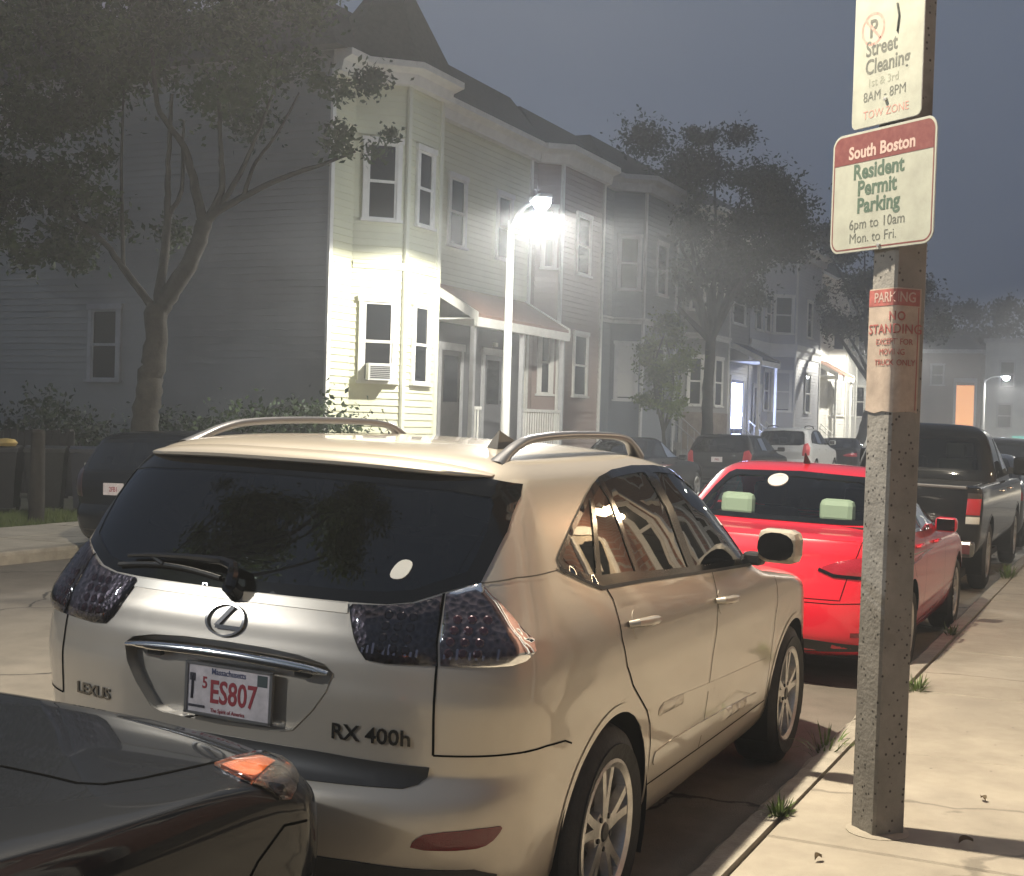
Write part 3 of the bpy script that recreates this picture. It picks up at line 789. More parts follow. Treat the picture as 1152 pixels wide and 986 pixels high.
# ---------------------------------------------------------------- ground, road, kerbs, pavements
KR, KL = 1.07, -8.75                          # kerb faces, near and far side
XC = (KR + KL) / 2
def road_z(x): return -.022 * (x - 0) if x >= XC else -.022 * XC - .022 * (XC - x)
def noise_mat(name, stops, scale=3., detail=8., rough=.8, bump=.3, bump_scale=80., spots=None, rough_n=.65, coords='Object', stains=None, spec=.4, cracks=0.):
    m = bpy.data.materials.new(name); m.use_nodes = True; nt = m.node_tree; N = nt.nodes; L = nt.links; b = N['Principled BSDF']
    tc = N.new('ShaderNodeTexCoord'); n = N.new('ShaderNodeTexNoise'); n.inputs['Scale'].default_value = scale; n.inputs['Detail'].default_value = detail; n.inputs['Roughness'].default_value = rough_n
    L.new(tc.outputs[coords], n.inputs['Vector']); cr = N.new('ShaderNodeValToRGB')
    while len(cr.color_ramp.elements) < len(stops): cr.color_ramp.elements.new(.5)
    for e, (p, c) in zip(cr.color_ramp.elements, stops): e.position = p; e.color = (*c, 1)
    L.new(n.outputs['Fac'], cr.inputs[0]); last = cr.outputs[0]
    def mul(fac_socket, col, amt):
        nonlocal last
        mx = N.new('ShaderNodeMix'); mx.data_type = 'RGBA'; mx.blend_type = 'MIX'
        mr = N.new('ShaderNodeMath'); mr.operation = 'MULTIPLY'; mr.inputs[1].default_value = amt
        L.new(fac_socket, mr.inputs[0]); L.new(mr.outputs[0], mx.inputs[0]); L.new(last, mx.inputs[6]); mx.inputs[7].default_value = (*col, 1); last = mx.outputs[2]
    if spots:                                  # small dark specks (chewing gum, aggregate)
        v = N.new('ShaderNodeTexVoronoi'); v.inputs['Scale'].default_value = spots[0]; L.new(tc.outputs[coords], v.inputs['Vector'])
        mr = N.new('ShaderNodeMapRange'); mr.inputs[1].default_value = spots[1]; mr.inputs[2].default_value = spots[1] * .6; L.new(v.outputs['Distance'], mr.inputs[0]); mul(mr.outputs[0], spots[2], spots[3])
    if stains:
        n3 = N.new('ShaderNodeTexNoise'); n3.inputs['Scale'].default_value = stains[0]; n3.inputs['Detail'].default_value = 3; L.new(tc.outputs[coords], n3.inputs['Vector'])
        mr = N.new('ShaderNodeMapRange'); mr.inputs[1].default_value = stains[1]; mr.inputs[2].default_value = stains[1] + .12; L.new(n3.outputs['Fac'], mr.inputs[0]); mul(mr.outputs[0], stains[2], stains[3])
    if cracks:
        v = N.new('ShaderNodeTexVoronoi'); v.feature = 'DISTANCE_TO_EDGE'; v.inputs['Scale'].default_value = .45
        n4 = N.new('ShaderNodeTexNoise'); n4.inputs['Scale'].default_value = 2.5; n4.inputs['Detail'].default_value = 5; L.new(tc.outputs[coords], n4.inputs['Vector'])
        vm = N.new('ShaderNodeMix'); vm.data_type = 'RGBA'; vm.inputs[0].default_value = .25; L.new(tc.outputs[coords], vm.inputs[6]); L.new(n4.outputs['Color'], vm.inputs[7]); L.new(vm.outputs[2], v.inputs['Vector'])
        mr = N.new('ShaderNodeMapRange'); mr.inputs[1].default_value = .006; mr.inputs[2].default_value = .002; L.new(v.outputs['Distance'], mr.inputs[0]); mul(mr.outputs[0], (.02, .018, .016), cracks)
    L.new(last, b.inputs['Base Color']); b.inputs['Roughness'].default_value = rough; b.inputs['Specular IOR Level'].default_value = spec
    n2 = N.new('ShaderNodeTexNoise'); n2.inputs['Scale'].default_value = bump_scale; n2.inputs['Detail'].default_value = 5; L.new(tc.outputs[coords], n2.inputs['Vector'])
    bp = N.new('ShaderNodeBump'); bp.inputs['Strength'].default_value = bump; bp.inputs['Distance'].default_value = .01; L.new(n2.outputs['Fac'], bp.inputs['Height']); L.new(bp.outputs[0], b.inputs['Normal'])
    MATS[name] = m
    return m
M_asphalt = noise_mat('asphalt', [(.3, (.145, .128, .105)), (.7, (.225, .20, .165))], 2.2, 9, .82, .5, 170, spots=(140, .25, (.24, .22, .19), .5), stains=(.7, .56, (.075, .068, .06), .6), cracks=.9)
M_conc = noise_mat('pavement_concrete', [(.3, (.27, .238, .19)), (.72, (.42, .375, .30))], 2.6, 12, .85, .3, 140, spots=(7, .06, (.09, .08, .07), .8), stains=(1.3, .55, (.22, .195, .16), .6), cracks=.4)
M_kerb = noise_mat('kerb_stone', [(.3, (.27, .245, .20)), (.7, (.42, .385, .32))], 7, 9, .85, .5, 60, spots=(30, .12, (.15, .13, .11), .6))
M_dirt = noise_mat('bare_earth', [(.3, (.035, .030, .022)), (.7, (.07, .06, .045))], 4, 8, .95, .8, 40)
M_ground = noise_mat('yard_ground', [(.3, (.030, .032, .018)), (.7, (.055, .052, .035))], 2, 8, .95, .8, 30)

def build_ground():
    g = MB(); g.add([(-400, -200, -.32), (400, -200, -.32), (400, 600, -.32), (-400, 600, -.32)], [(0, 1, 2, 3)])
    struct(g.build('ground', M_ground))
    xs = np.concatenate([np.linspace(KL, XC, 24), np.linspace(XC, KR, 24)[1:]]); ys = np.concatenate([np.linspace(-16, 25, 60), np.linspace(30, 92, 14)])
    V = []; F = []
    for y in ys:
        for x in xs:
            z = road_z(x) + .006 * math.sin(x * 1.7 + y * .6) + .004 * math.sin(y * 1.3 - x * .8)
            V.append((x, y, z if y < 25 else road_z(x)))
    n = len(xs)
    for i in range(len(ys) - 1):
        for j in range(n - 1): F.append((i * n + j, i * n + j + 1, (i + 1) * n + j + 1, (i + 1) * n + j))
    struct(pts_obj('road', V, F, M_asphalt, None, True))
    # crossing street at the far end
    c = MB(); c.box(-60, 60, 92, 104, -.3, -.012); struct(c.build('cross_street', M_asphalt))
    # kerbs: granite lengths with worn, uneven top edges
    rnd = random.Random(3)
    for nm, x0, x1, y0, y1, sgn in (('kerb', KR, KR + .14, -14, 88, 1), ('kerb', KL, KL - .14, -14, 88, -1)):
        V = []; F = []; y = y0
        while y < y1:
            Ls = rnd.uniform(1.5, 2.3) if y < 20 else 4.; ye = min(y + Ls, y1); k = max(4, int((ye - y) / .07)) if (y < 9 and sgn > 0) else 4
            dz = rnd.uniform(-.006, .006); base = len(V); ns = 6
            for i in range(k + 1):
                t = y + .004 + (ye - y - .008) * i / k
                w1 = rnd.uniform(-.010, .010) if k > 8 else 0; w2 = rnd.uniform(-.008, .008) if k > 8 else 0
                endf = .012 if i in (0, k) else 0
                for (a, b) in ((0, -.30), (.004 + w1 * .4, .085 + w2), (.014 + abs(w1), .115 + w2 - endf), (.035 + abs(w1), .130 + dz - endf * .6), (.14, .131 + dz), (.14, -.30)):
                    V.append((x0 + sgn * a, t, b))
            for i in range(k):
                for j in range(ns - 1): F.append((base + i * ns + j, base + i * ns + j + 1, base + (i + 1) * ns + j + 1, base + (i + 1) * ns + j))
            F.append(tuple(base + j for j in range(ns))); F.append(tuple(base + k * ns + j for j in range(ns))[::-1]); y = ye
        o = pts_obj(nm, V, F, M_kerb, None, False); struct(o)
        bm = bmesh.new(); bm.from_mesh(o.data); bmesh.ops.recalc_face_normals(bm, faces=bm.faces); bm.to_mesh(o.data); bm.free()
    # pavements: slabs over an earth bed
    for nm, xa, xb, yj, y_end in (('pavement', KR + .152, 4.6, -12.65, 88.), ('pavement', -11.05, KL - .152, -12.6, 88.)):
        b = MB(); b.box(xa - .01, xb, -14, y_end, -.28, .108); struct(b.build('pavement_bed', M_dirt))
        s = MB(); y = yj; i = 0
        while y < y_end:
            step = 1.70 if y < 30 else 6.; z = .13 + rnd.uniform(-.003, .003)
            cols = [xa, 2.62 if xa > 0 else -9.95, xb]
            for c0, c1 in zip(cols, cols[1:]):
                zz = z + rnd.uniform(-.002, .002); sk = .05
                y0, y1 = y + .005, y + step - .006; e = .008
                V = [(c0 + .004, y0 - sk * 0, -.2), (c1 - .004, y0, -.2), (c1 - .004, y1, -.2), (c0 + .004, y1, -.2),
                     (c0 + .004, y0, zz - e), (c1 - .004, y0, zz - e), (c1 - .004, y1, zz - e), (c0 + .004, y1, zz - e),
                     (c0 + .004 + e, y0 + e, zz), (c1 - .004 - e, y0 + e, zz), (c1 - .004 - e, y1 - e, zz), (c0 + .004 + e, y1 - e, zz)]
                sh = rnd.uniform(.08, .14) * (c1 - c0) / 2
                s.add(V, [(0, 1, 5, 4), (1, 2, 6, 5), (2, 3, 7, 6), (3, 0, 4, 7), (4, 5, 9, 8), (5, 6, 10, 9), (6, 7, 11, 10), (7, 4, 8, 11), (8, 9, 10, 11)])
            y += step
        struct(s.build('pavement', M_conc))
    # far-side planted strip and yard
    b = MB(); b.box(-40, -11.05, -14, 17.6, -.3, .10); struct(b.build('yard', M_ground))
    b = MB(); b.box(-30, -11.05, 17.6, 88, -.3, .09); struct(b.build('front_yards', M_conc))
    b = MB(); b.box(4.6, 40, -14, 88, -.3, .09); struct(b.build('near_yards', M_conc))
build_ground()

M_leaf_w = mat('weed_leaf', (.09, .14, .03), .6, var=.5, var_scale=30)
def weed(x, y, z, size, label, seed, blades=26):
    blades = int(blades * 2.4)
    rnd = random.Random(seed); V = []; F = []
    for i in range(blades):
        a = rnd.uniform(0, 6.28); r = rnd.uniform(0, size * .8); L = size * rnd.uniform(.35, 1.1); lean = rnd.uniform(.1, 1.3); w = rnd.uniform(.0025, .007)
        bx, by = r * math.cos(a) * .5, r * math.sin(a); d = np.array([math.cos(a) * lean, math.sin(a) * lean, 1.]); d /= np.linalg.norm(d); s = np.array([-math.sin(a), math.cos(a), 0]) * w
        p = np.array([bx, by, 0]); k = len(V)
        for t, ww in ((0, .4), (.35, 1), (.7, .8), (1, .05)):
            q = p + d * L * t + np.array([0, 0, -lean * L * .35 * t * t]); V += [q - s * ww, q + s * ww]
        for j in range(3): F.append((k + 2 * j, k + 2 * j + 1, k + 2 * j + 3, k + 2 * j + 2))
    o = pts_obj('weed', V, F, M_leaf_w); o.location = (x, y, z); tag(o, label, 'weed', 'weeds growing along the kerb'); return o
weed(1.20, 1.27, .125, .09, 'low spreading weed on the kerb joint left of the sign pole foot', 1, 46)
weed(1.10, 2.60, .09, .19, 'taller upright weed growing from the kerb edge by the SUV front wheel', 2, 22)
weed(1.28, 4.38, .125, .12, 'weed in the pavement joint just behind the sign pole', 3, 30)
weed(1.17, 6.9, .125, .12, 'small weed on the kerb beside the red sedan front wheel', 4, 26)
weed(1.17, 11.75, .125, .20, 'leafy weed clump on the kerb beside the pickup rear wheel', 5, 50)
weed(-8.80, 9.6, .1, .36, 'dark bushy weed at the far kerb next to the black car with the bright plate', 6, 60)
weed(-8.9, 5.9, .1, .16, 'thin weed growing on the far kerb across the empty road', 7, 14)

# small litter on the near pavement
M_dryleaf = mat('dry_leaf', (.10, .07, .035), .8)
def dry_leaf(x, y, yaw, L, label):
    V = []; F = []
    for i in range(7):
        t = i / 6; w = L * .26 * math.sin(math.pi * min(1, t * 1.05)) ** .8 + .001; zc = .004 + .012 * math.sin(t * 3.1)
        V += [(t * L, -w, zc + .010), (t * L, 0, zc), (t * L, w, zc + .012)]
    for i in range(6):
        for j in range(2): F.append((3 * i + j, 3 * i + j + 1, 3 * i + 4 + j, 3 * i + 3 + j))
    o = pts_obj('dry_leaf', V, F, M_dryleaf); o.location = (x, y, .133); o.rotation_euler = (0, 0, yaw); tag(o, label, 'leaf', 'dry leaves on the near pavement')
dry_leaf(1.92, 1.22, .8, .07, 'curled dry leaf at the end of the sign pole shadow'); dry_leaf(1.95, 1.9, 2.1, .05, 'dry leaf lying alone on the pavement slab right of the sign pole')
dry_leaf(1.47, .72, 1.2, .045, 'dry leaf on the slab in front of the sign pole'); dry_leaf(2.1, 2.6, .3, .05, 'dry leaf on the pavement at the right picture edge'); dry_leaf(1.40, 2.2, .3, .04, 'small dry leaf on the slab left of the sign pole foot')
# ---------------------------------------------------------------- the other parked cars
def paint(name, col, rough=.35, metal=.0, coat=1., var=0.):
    return mat(name, col, rough, metal=metal, coat=coat, coat_rough=.04, var=var, var_scale=5)
SEDAN = [
 (.19, .70, -.72, .40, 2.8, 3.30, .5, 2.6), (.25, .82, -.90, .45, 2.8, 3.50, .6, 2.5), (.40, .875, -.985, .5, 2.7, 3.60, .7, 2.4), (.55, .89, -1.0, .5, 2.7, 3.62, .75, 2.4),
 (.68, .892, -.985, .48, 2.8, 3.58, .75, 2.4), (.80, .888, -.965, .45, 2.9, 3.40, .75, 2.4), (.86, .88, -.955, .44, 2.9, 3.1, .7, 2.4), (.90, .872, -.95, .42, 2.9, 2.6, .65, 2.4),
 (.945, .86, -.94, .42, 2.9, 2.02, .55, 2.5), (.985, .845, -.925, .40, 2.9, 1.80, .5, 2.5), (1.01, .83, -.895, .40, 2.9, 1.74, .48, 2.5), (1.03, .815, -.60, .40, 2.9, 1.69, .48, 2.5), (1.05, .80, -.50, .38, 2.9, 1.65, .46, 2.5),
 (1.14, .762, -.34, .36, 2.8, 1.44, .44, 2.5), (1.28, .700, -.10, .32, 2.7, 1.15, .42, 2.5), (1.36, .655, .06, .30, 2.7, .96, .40, 2.5), (1.405, .60, .20, .28, 2.6, .82, .30, 2.4), (1.432, .48, .34, .2, 2.4, .72, .18, 2.3), (1.442, .22, .46, .06, 2.2, .60, .06, 2.2)]
def S_WIN(dz=0): 
    win = [(-.27, 1.045), (-.20, 1.10), (.05, 1.245), (.25, 1.325), (.50, 1.360), (.75, 1.352), (.95, 1.290), (1.15, 1.195), (1.35, 1.085), (1.50, .995), (1.35, .975), (.6, .985), (.0, 1.005)]
    panes = [[(.06, 1.20), (.24, 1.29), (.40, 1.325), (.52, 1.335), (.565, 1.01), (-.0, 1.03), (-.12, 1.075)], [(.60, 1.333), (.74, 1.325), (.93, 1.265), (1.13, 1.17), (1.32, 1.065), (1.40, 1.005), (.64, 1.008)]]
    return win, panes
def side_glass(B, T, win, panes, sides=(1, -1), glass=None, step=.1, frame_m=None):
    for s in sides:
        out = densify(win, .05); pts = [Vector(p) for p in out]; ed = [(i, (i + 1) % len(out)) for i in range(len(out))]
        for o in panes:
            hp = densify(offset_poly(o, -.003), .05); k = len(pts); pts += [Vector(p) for p in hp]; ed += [(k + i, k + (i + 1) % len(hp)) for i in range(len(hp))]
        P_ = np.array(out); pts += [Vector((a, b)) for a in np.arange(P_[:, 0].min(), P_[:, 0].max(), .05) for b in np.arange(P_[:, 1].min(), P_[:, 1].max(), .035) if inside(out, (a, b)) and not any(inside(o, (a, b)) for o in panes) and seg_dist(P_, (a, b))[0] > .012]
        v2, e2, f2, *_ = delaunay_2d_cdt(pts, ed, [], 0, 1e-6); V = []; F = []
        for f in f2:
            c = sum((v2[i] for i in f), Vector((0, 0))) / len(f)
            if inside(out, c) and not any(inside(o, c) for o in panes): F.append(tuple(f))
        for p in v2:
            h, nn = B.cast('side', p.x, p.y, s); V.append(h + nn * .006)
        nn = Vector((s, 0, .3)); F = [f if (V[f[1]] - V[f[0]]).cross(V[f[2]] - V[f[0]]).dot(nn) > 0 else f[::-1] for f in F]
        fr = pts_obj('side_window', V, F, frame_m or M_frit, T, True)
        for o in panes: B.patch('pane', 'side', o, glass or M_glass_dark, fr, off=.0005, side=s, step=step, skirt=0)
def end_glass(B, T, plane, outer, inner, glass, name, step=.09):
    fr = B.patch(name, plane, outer, M_frit, T, off=.005, hole=offset_poly(inner, -.004), step=.03, skirt=.008)
    B.patch('pane', plane, inner, glass, fr, off=.001, step=step, skirt=0); return fr
def mirror_part(T, x, y, z, m, s, w=.10, h=.065):
    b = MB(); b.box(-w, w, -.05, .06, -h, h, bev=.03); e = b.build('wing_mirror', m, T, ang=50); e.location = (x * s, y, z)
    g = MB(); g.box(-w * .82, w * .82, -.054, -.0505, -h * .78, h * .78); g.build('mirror_glass', M_black_gloss, e)
    k = MB(); k.box(-(w + .07) * s, -(w - .03) * s, -.02, .03, -h * .9, -h * .2); k.build('stalk', M_dark, e); return e
def handles(B, T, pts, m, sides=(1, -1)):
    for s in sides:
        for (hy, hz) in pts:
            d = MB(); P = []
            for (a, o) in ((-.10, .002), (-.09, .025), (.06, .03), (.085, .002)):
                h, n = B.cast('side', hy + a, hz, s); P.append(h + n * o)
            d.tube(P, .011, 8); d.build('door_handle', m, T)
def cabin(T, rows, z0=.45, w=.62, col=None, head=True, dash=1.2):
    m = MB(); m.box(-w - .06, w + .06, -.3, dash + .2, z0 - .08, z0)
    m.box(-w - .04, w + .04, dash - .05, dash + .3, z0, .92); m.build('cabin', M_champ_in, T)
    for (y, zt, mm) in rows:
        for x in (-.36, .36):
            s = MB(); s.box(x - .23, x + .23, y, y + .48, z0 + .05, z0 + .22, bev=.05); s.box(x - .23, x + .23, y - .10, y + .04, z0 + .2, zt - .16, bev=.05)
            so = s.build('seat', mm, T)
            if not head and y < .4: continue
            h = MB(); h.box(x - .135, x + .135, y - .10, y - .01, zt - .15, zt + .03, bev=.04); h.build('headrest', mm, so)
def finish_car(B, T, m, wheels, rad, xw, arch, lip=True, detail=False, under=(-.70, .70, -.7, 3.3), spokes=5, m_rim=None, zc=None):
    for (y) in wheels:
        for s in (1, -1): wheel_arch(B, y, rad, arch, s)
    B.build('body', m, T)
    u = MB(); u.box(under[0], under[1], under[2], under[3], .19, .27)
    for y in wheels:
        for s in (1, -1): arch_well(u, y, rad, arch + .02, (xw - .02) * s, (xw - .38) * s)
    u.build('underbody', M_well, T)
    for y in wheels:
        for s in (1, -1):
            make_wheel(T, xw * s, y, rad, rad, .21, s, spokes=spokes, twin=detail, detail=detail, m_rim=m_rim)
            if lip: B.lines('arch_lip', [('side', circle((y, rad), arch + .008, 36, -12, 192), .018, dict(side=s, off=.005))], m, T)
CAR_GROUND = lambda x: road_z(x)
def car_root(name, label, cat, x, y, yaw=0., group='cars parked along the street'):
    roll = .022 if x > XC else -.022
    return thing(name, label, cat, (x, y, road_z(x)), rot=(0, roll, yaw), group=group)

def sedan(label, x, y, pm, yaw=0., hero=False, glass=None, keys=None, plate_rows=None, tail=None, seat=None, scale=None, lamps=True, mirx=.955, group='cars parked along the street', cat='car'):
    T = car_root('parked_sedan', label, cat, x, y, yaw, group); B = Body(keys or SEDAN, dz=.03 if not hero else .022); gl = glass or M_glass_dark
    win, panes = S_WIN()
    rg_o = both_x([(0, 1.055), (.45, 1.055), (.66, 1.062), (.655, 1.12), (.60, 1.25), (.545, 1.345), (.50, 1.368), (0, 1.385)])
    rg_i = both_x([(0, 1.082), (.43, 1.082), (.615, 1.09), (.605, 1.13), (.555, 1.245), (.505, 1.32), (.46, 1.338), (0, 1.352)])
    ws_o = both_x([(0, .985), (.55, .985), (.68, .995), (.60, 1.2), (.52, 1.34), (0, 1.385)])
    ws_i = both_x([(0, 1.01), (.53, 1.01), (.63, 1.02), (.56, 1.19), (.49, 1.315), (0, 1.355)])
    B.hole('rear', rg_i, lim=1.0); B.hole('front', ws_i, lim=.5)
    for s in (1, -1):
        for o in panes: B.hole('side', o, s)
    finish_car(B, T, pm, (0, 2.65), .325, .875, .365, detail=hero)
    end_glass(B, T, 'rear', rg_o, rg_i, gl, 'rear_window', .07); end_glass(B, T, 'front', ws_o, ws_i, gl, 'windscreen', .1)
    side_glass(B, T, win, panes, glass=gl); handles(B, T, [(.25, .90), (1.12, .88)], pm)
    for s in (1, -1): mirror_part(T, mirx, 1.30, 1.0, pm, s, w=.085, h=.058)
    cabin(T, [(.02, 1.21, seat or M_seat), (.75, 1.24, M_seat)], dash=1.25, head=seat is None)
    for s in (1, -1):
        lt = [(.40, .800), (.50, .765), (.86, .755), (.885, .79), (.882, .86), (.84, .895), (.66, .888), (.50, .845)]
        P = [(a * s, b) for a, b in lt]; P = P if s > 0 else P[::-1]
        h = B.patch('tail_light', 'rear', smooth_poly(P, 1), tail or M_tail, T, off=.003, step=.05, skirt=.008)
        B.patch('lens', 'rear', smooth_poly(P, 1), M_lens_solid, h, off=.006, bev=.008, step=.05, skirt=.01)
        if not lamps: continue
        hl = [(.42, .66), (.66, .67), (.85, .74), (.86, .80), (.78, .80), (.58, .74), (.42, .70)]; P = [(a * s, b) for a, b in hl]; P = P if s > 0 else P[::-1]
        h = B.patch('headlight', 'front', P, M_cells, T, off=.003, step=.06, skirt=.006); B.patch('lens', 'front', P, M_clear, h, off=.006, bev=.006, step=.06, skirt=.006)
        B.lines('door_seam', [('side', [(-.10, 1.0), (-.06, .85), (.12, .70), (.30, .58), (.38, .42), (.40, .30)], .005, dict(side=s)), ('side', [(.60, .98), (.60, .60), (.58, .30)], .005, dict(side=s)), ('side', [(1.62, .90), (1.68, .6), (1.66, .30)], .005, dict(side=s)), ('side', [(.40, .30), (1.66, .29)], .005, dict(side=s))], M_gap, T)
    B.lines('boot_seam', [('rear', [(-.66, .985), (-.64, .90), (-.60, .80), (-.55, .60), (.55, .60), (.60, .80), (.64, .90), (.66, .985)], .006, {})], M_gap, T)
    B.patch('bumper_insert', 'rear', smooth_poly([(-.66, .24), (.66, .24), (.70, .33), (-.70, .33)], 1), M_plastic, T, off=.003, step=.07, skirt=.006)
    B.lines('bumper_seam', [('rear', [(-.86, .60), (-.5, .575), (.5, .575), (.86, .60)], .006, {})], M_gap, T)
    if plate_rows: licence_plate(T, B, 0, .72, .0, plate_rows)
    g = both_x([(0, .50), (.34, .50), (.38, .64), (0, .66)]); B.patch('grille', 'front', g, M_dark, T, off=.003, step=.08, skirt=.006)
    return T, B
M_tail = mat('tail_reflector', (.55, .03, .04), .3, metal=.15, bump=.5, bump_scale=70)
M_lens_solid = mat('red_lamp_lens', (.36, .010, .026), .2, coat=1, bump=.25, bump_scale=120)
M_lens_red = glass_mat('red_lens', (.92, .35, .35), .03)
M_clear = glass_mat('clear_lens', (.9, .9, .88), .02)
M_glass_mid = glass_mat('clear_tint_glass', (.80, .85, .81), .01)
M_red = paint('red_paint', (.74, .012, .032), .35)
M_blackp = mat('black_paint', (.006, .0075, .011), .5, spec=.04, coat=.55, coat_rough=.03); M_blackp2 = mat('black_grey_paint', (.007, .0075, .009), .5, spec=.08, coat=.7, coat_rough=.04)
M_white = paint('white_paint', (.62, .62, .60), .4); M_mint = mat('pale_seat', (.52, .62, .50), .6)

# red sedan
RED, RB = sedan('bright red sedan with pale headrests parked behind the sign pole', .155, 5.66, M_red, yaw=.004, hero=True, glass=M_glass_mid, seat=M_champ_in, plate_rows=None, mirx=.93)
def red_extra():
    T, B = RED, RB; T.scale = (1, 1, 1.025)
    # pale headrests on the rear bench
    for x in (-.40, .34):
        h = MB(); h.box(x - .128, x + .128, -.17, -.06, 1.04, 1.215, bev=.045); h.build('headrest', M_mint, T)
    h = MB(); h.box(-.68, .68, -.48, .02, 1.02, 1.05); h.build('parcel_shelf', M_champ_in, T)
    h, n = B.cast('rear', -.11, 1.325); s = MB(); s.tube([h + n * .004, h + n * .006], .001, 4)
    B.patch('sticker', 'rear', [(-.13 + .075 * math.cos(t), 1.318 + .042 * math.sin(t)) for t in np.linspace(0, 2 * math.pi, 28)[:-1]], mat('oval_sticker', (.70, .66, .60), .5), T, off=.006, step=.03, skirt=.002)
    s = MB(); p, n = B.cast('top', -.02, .42); s.tube([p, p + Vector((0, -.05, .05)), p + Vector((0, -.075, .075))], [.03, .014, .006], 8); s.build('roof_antenna', M_dark, T)
    # rear deck lip and number plate hidden by the post, keyhole trim
    B.patch('boot_lip', 'rear', [(-.62, .985), (.62, .985), (.60, 1.006), (-.60, 1.006)], M_red, T, off=.004, bev=.012, step=.05, skirt=.01)
    lp = B.patch('plate_panel', 'rear', smooth_poly([(-.30, .62), (.30, .62), (.31, .78), (-.31, .78)], 1), M_red, T, off=-.012, step=.06, skirt=-.003)
    V, F = B.place_text('rear', 's', -.62, .70, .05, off=.002); 
    for s in (1, -1): B.lines('lamp_trim', [('rear', [(.40 * s, .795), (.50 * s, .758), (.68 * s, .752), (.86 * s, .748)], .022, dict(off=.008))], M_frit, T)
    for s in (1, -1): B.patch('reflector', 'rear', [(.62 * s, .36), (.80 * s, .37), (.80 * s, .40), (.62 * s, .39)][::s], M_red_refl, T, off=.004, step=.06, skirt=.006)
red_extra()

# the near black sedan, nose just behind the SUV
BLK_KEYS = [(.22, .70, -.72, .4, 2.8, 3.35, .30, 3.), (.29, .84, -.90, .45, 2.8, 3.52, .34, 3.), (.45, .885, -.985, .5, 2.7, 3.60, .36, 3.), (.60, .897, -1., .5, 2.7, 3.62, .38, 3.), (.72, .902, -.985, .48, 2.8, 3.605, .36, 3.0),
 (.79, .902, -.97, .46, 2.8, 3.585, .36, 3.0), (.84, .897, -.965, .45, 2.9, 3.555, .40, 2.9), (.872, .890, -.96, .44, 2.9, 3.51, .45, 2.7), (.897, .880, -.955, .44, 2.9, 3.42, .52, 2.5), (.915, .870, -.95, .43, 2.9, 3.1, .6, 2.4), (.945, .862, -.95, .42, 2.9, 2.62, .6, 2.4), (.975, .85, -.945, .42, 2.9, 2.06, .55, 2.5)] + [(z + .03, W, yr, ar, nr, yf, af, nf) for (z, W, yr, ar, nr, yf, af, nf) in SEDAN if z > .96]
BLK_KEYS = [(k[0] + .04 * min(1, max(0, (k[0] - .45) / .2)), *k[1:]) for k in BLK_KEYS]
BLACK, BB = sedan('black car in the foreground with an orange corner lamp, nose close behind the champagne SUV', -.11, -4.93, M_blackp, yaw=.006, hero=True, keys=BLK_KEYS, lamps=False)

def black_extra():
    T, B = BLACK, BB
    for s in (1, -1):
        f = lambda P: [(x * s, y) for (x, y) in P][::s]
        hl = f(smooth_poly([(.738, 3.15), (.724, 3.26), (.715, 3.36), (.742, 3.41), (.80, 3.385), (.85, 3.325), (.884, 3.25), (.884, 3.19), (.85, 3.115), (.79, 3.125)], 1, sharp=(0, 2)))
        h = B.patch('headlight', 'top', hl, mat('lamp_bowl', (.55, .53, .52), .15, metal=.9, bump=.4, bump_scale=60), T, off=.004, step=.03, skirt=.01)
        B.patch('amber_lens', 'top', f([(.755, 3.15), (.735, 3.33), (.775, 3.335), (.858, 3.13), (.80, 3.135)]), mat('amber', (.80, .16, .03), .25, coat=1, bump=.4, bump_scale=180), h, off=.009, step=.03, skirt=.006)
        B.patch('lens', 'top', hl, M_clear, h, off=.010, bev=.010, step=.03, skirt=.012)
        hl2 = f([(3.10, .80), (3.16, .86), (3.22, .89), (3.30, .88), (3.36, .80), (3.30, .76)])
        B.lines('bonnet_seam', [('top', [(0 * s, 2.80), (.43 * s, 2.80)][1:] + [(.43 * s, 2.812), (.54 * s, 2.822), (.63 * s, 2.826), (.672 * s, 2.86), (.693 * s, 2.958), (.711 * s, 3.117), (.722 * s, 3.25), (.70 * s, 3.38), (.62 * s, 3.47)], .010, {}),
            ('top', [(.43 * s, 2.812), (.46 * s, 2.5), (.56 * s, 2.2), (.62 * s, 2.0)], .008, {})], M_gap, T)
        B.lines('bumper_seam', [('side', [(3.02, .66), (3.12, .76), (3.22, .815), (3.32, .80)], .006, dict(side=s))], M_gap, T)
        B.lines('reflection_strip', [('side', [(3.06, .60), (3.16, .645), (3.26, .63), (3.36, .655)], .016, dict(side=s, off=.006))], M_chrome, T)  # bright strip standing in for a reflection on the bumper corner
        B.patch('fog_lamp', 'front', [(.58 * s, .36), (.74 * s, .38), (.74 * s, .46), (.58 * s, .45)][::s], M_dark, T, off=.003, step=.05, skirt=.006)
black_extra()

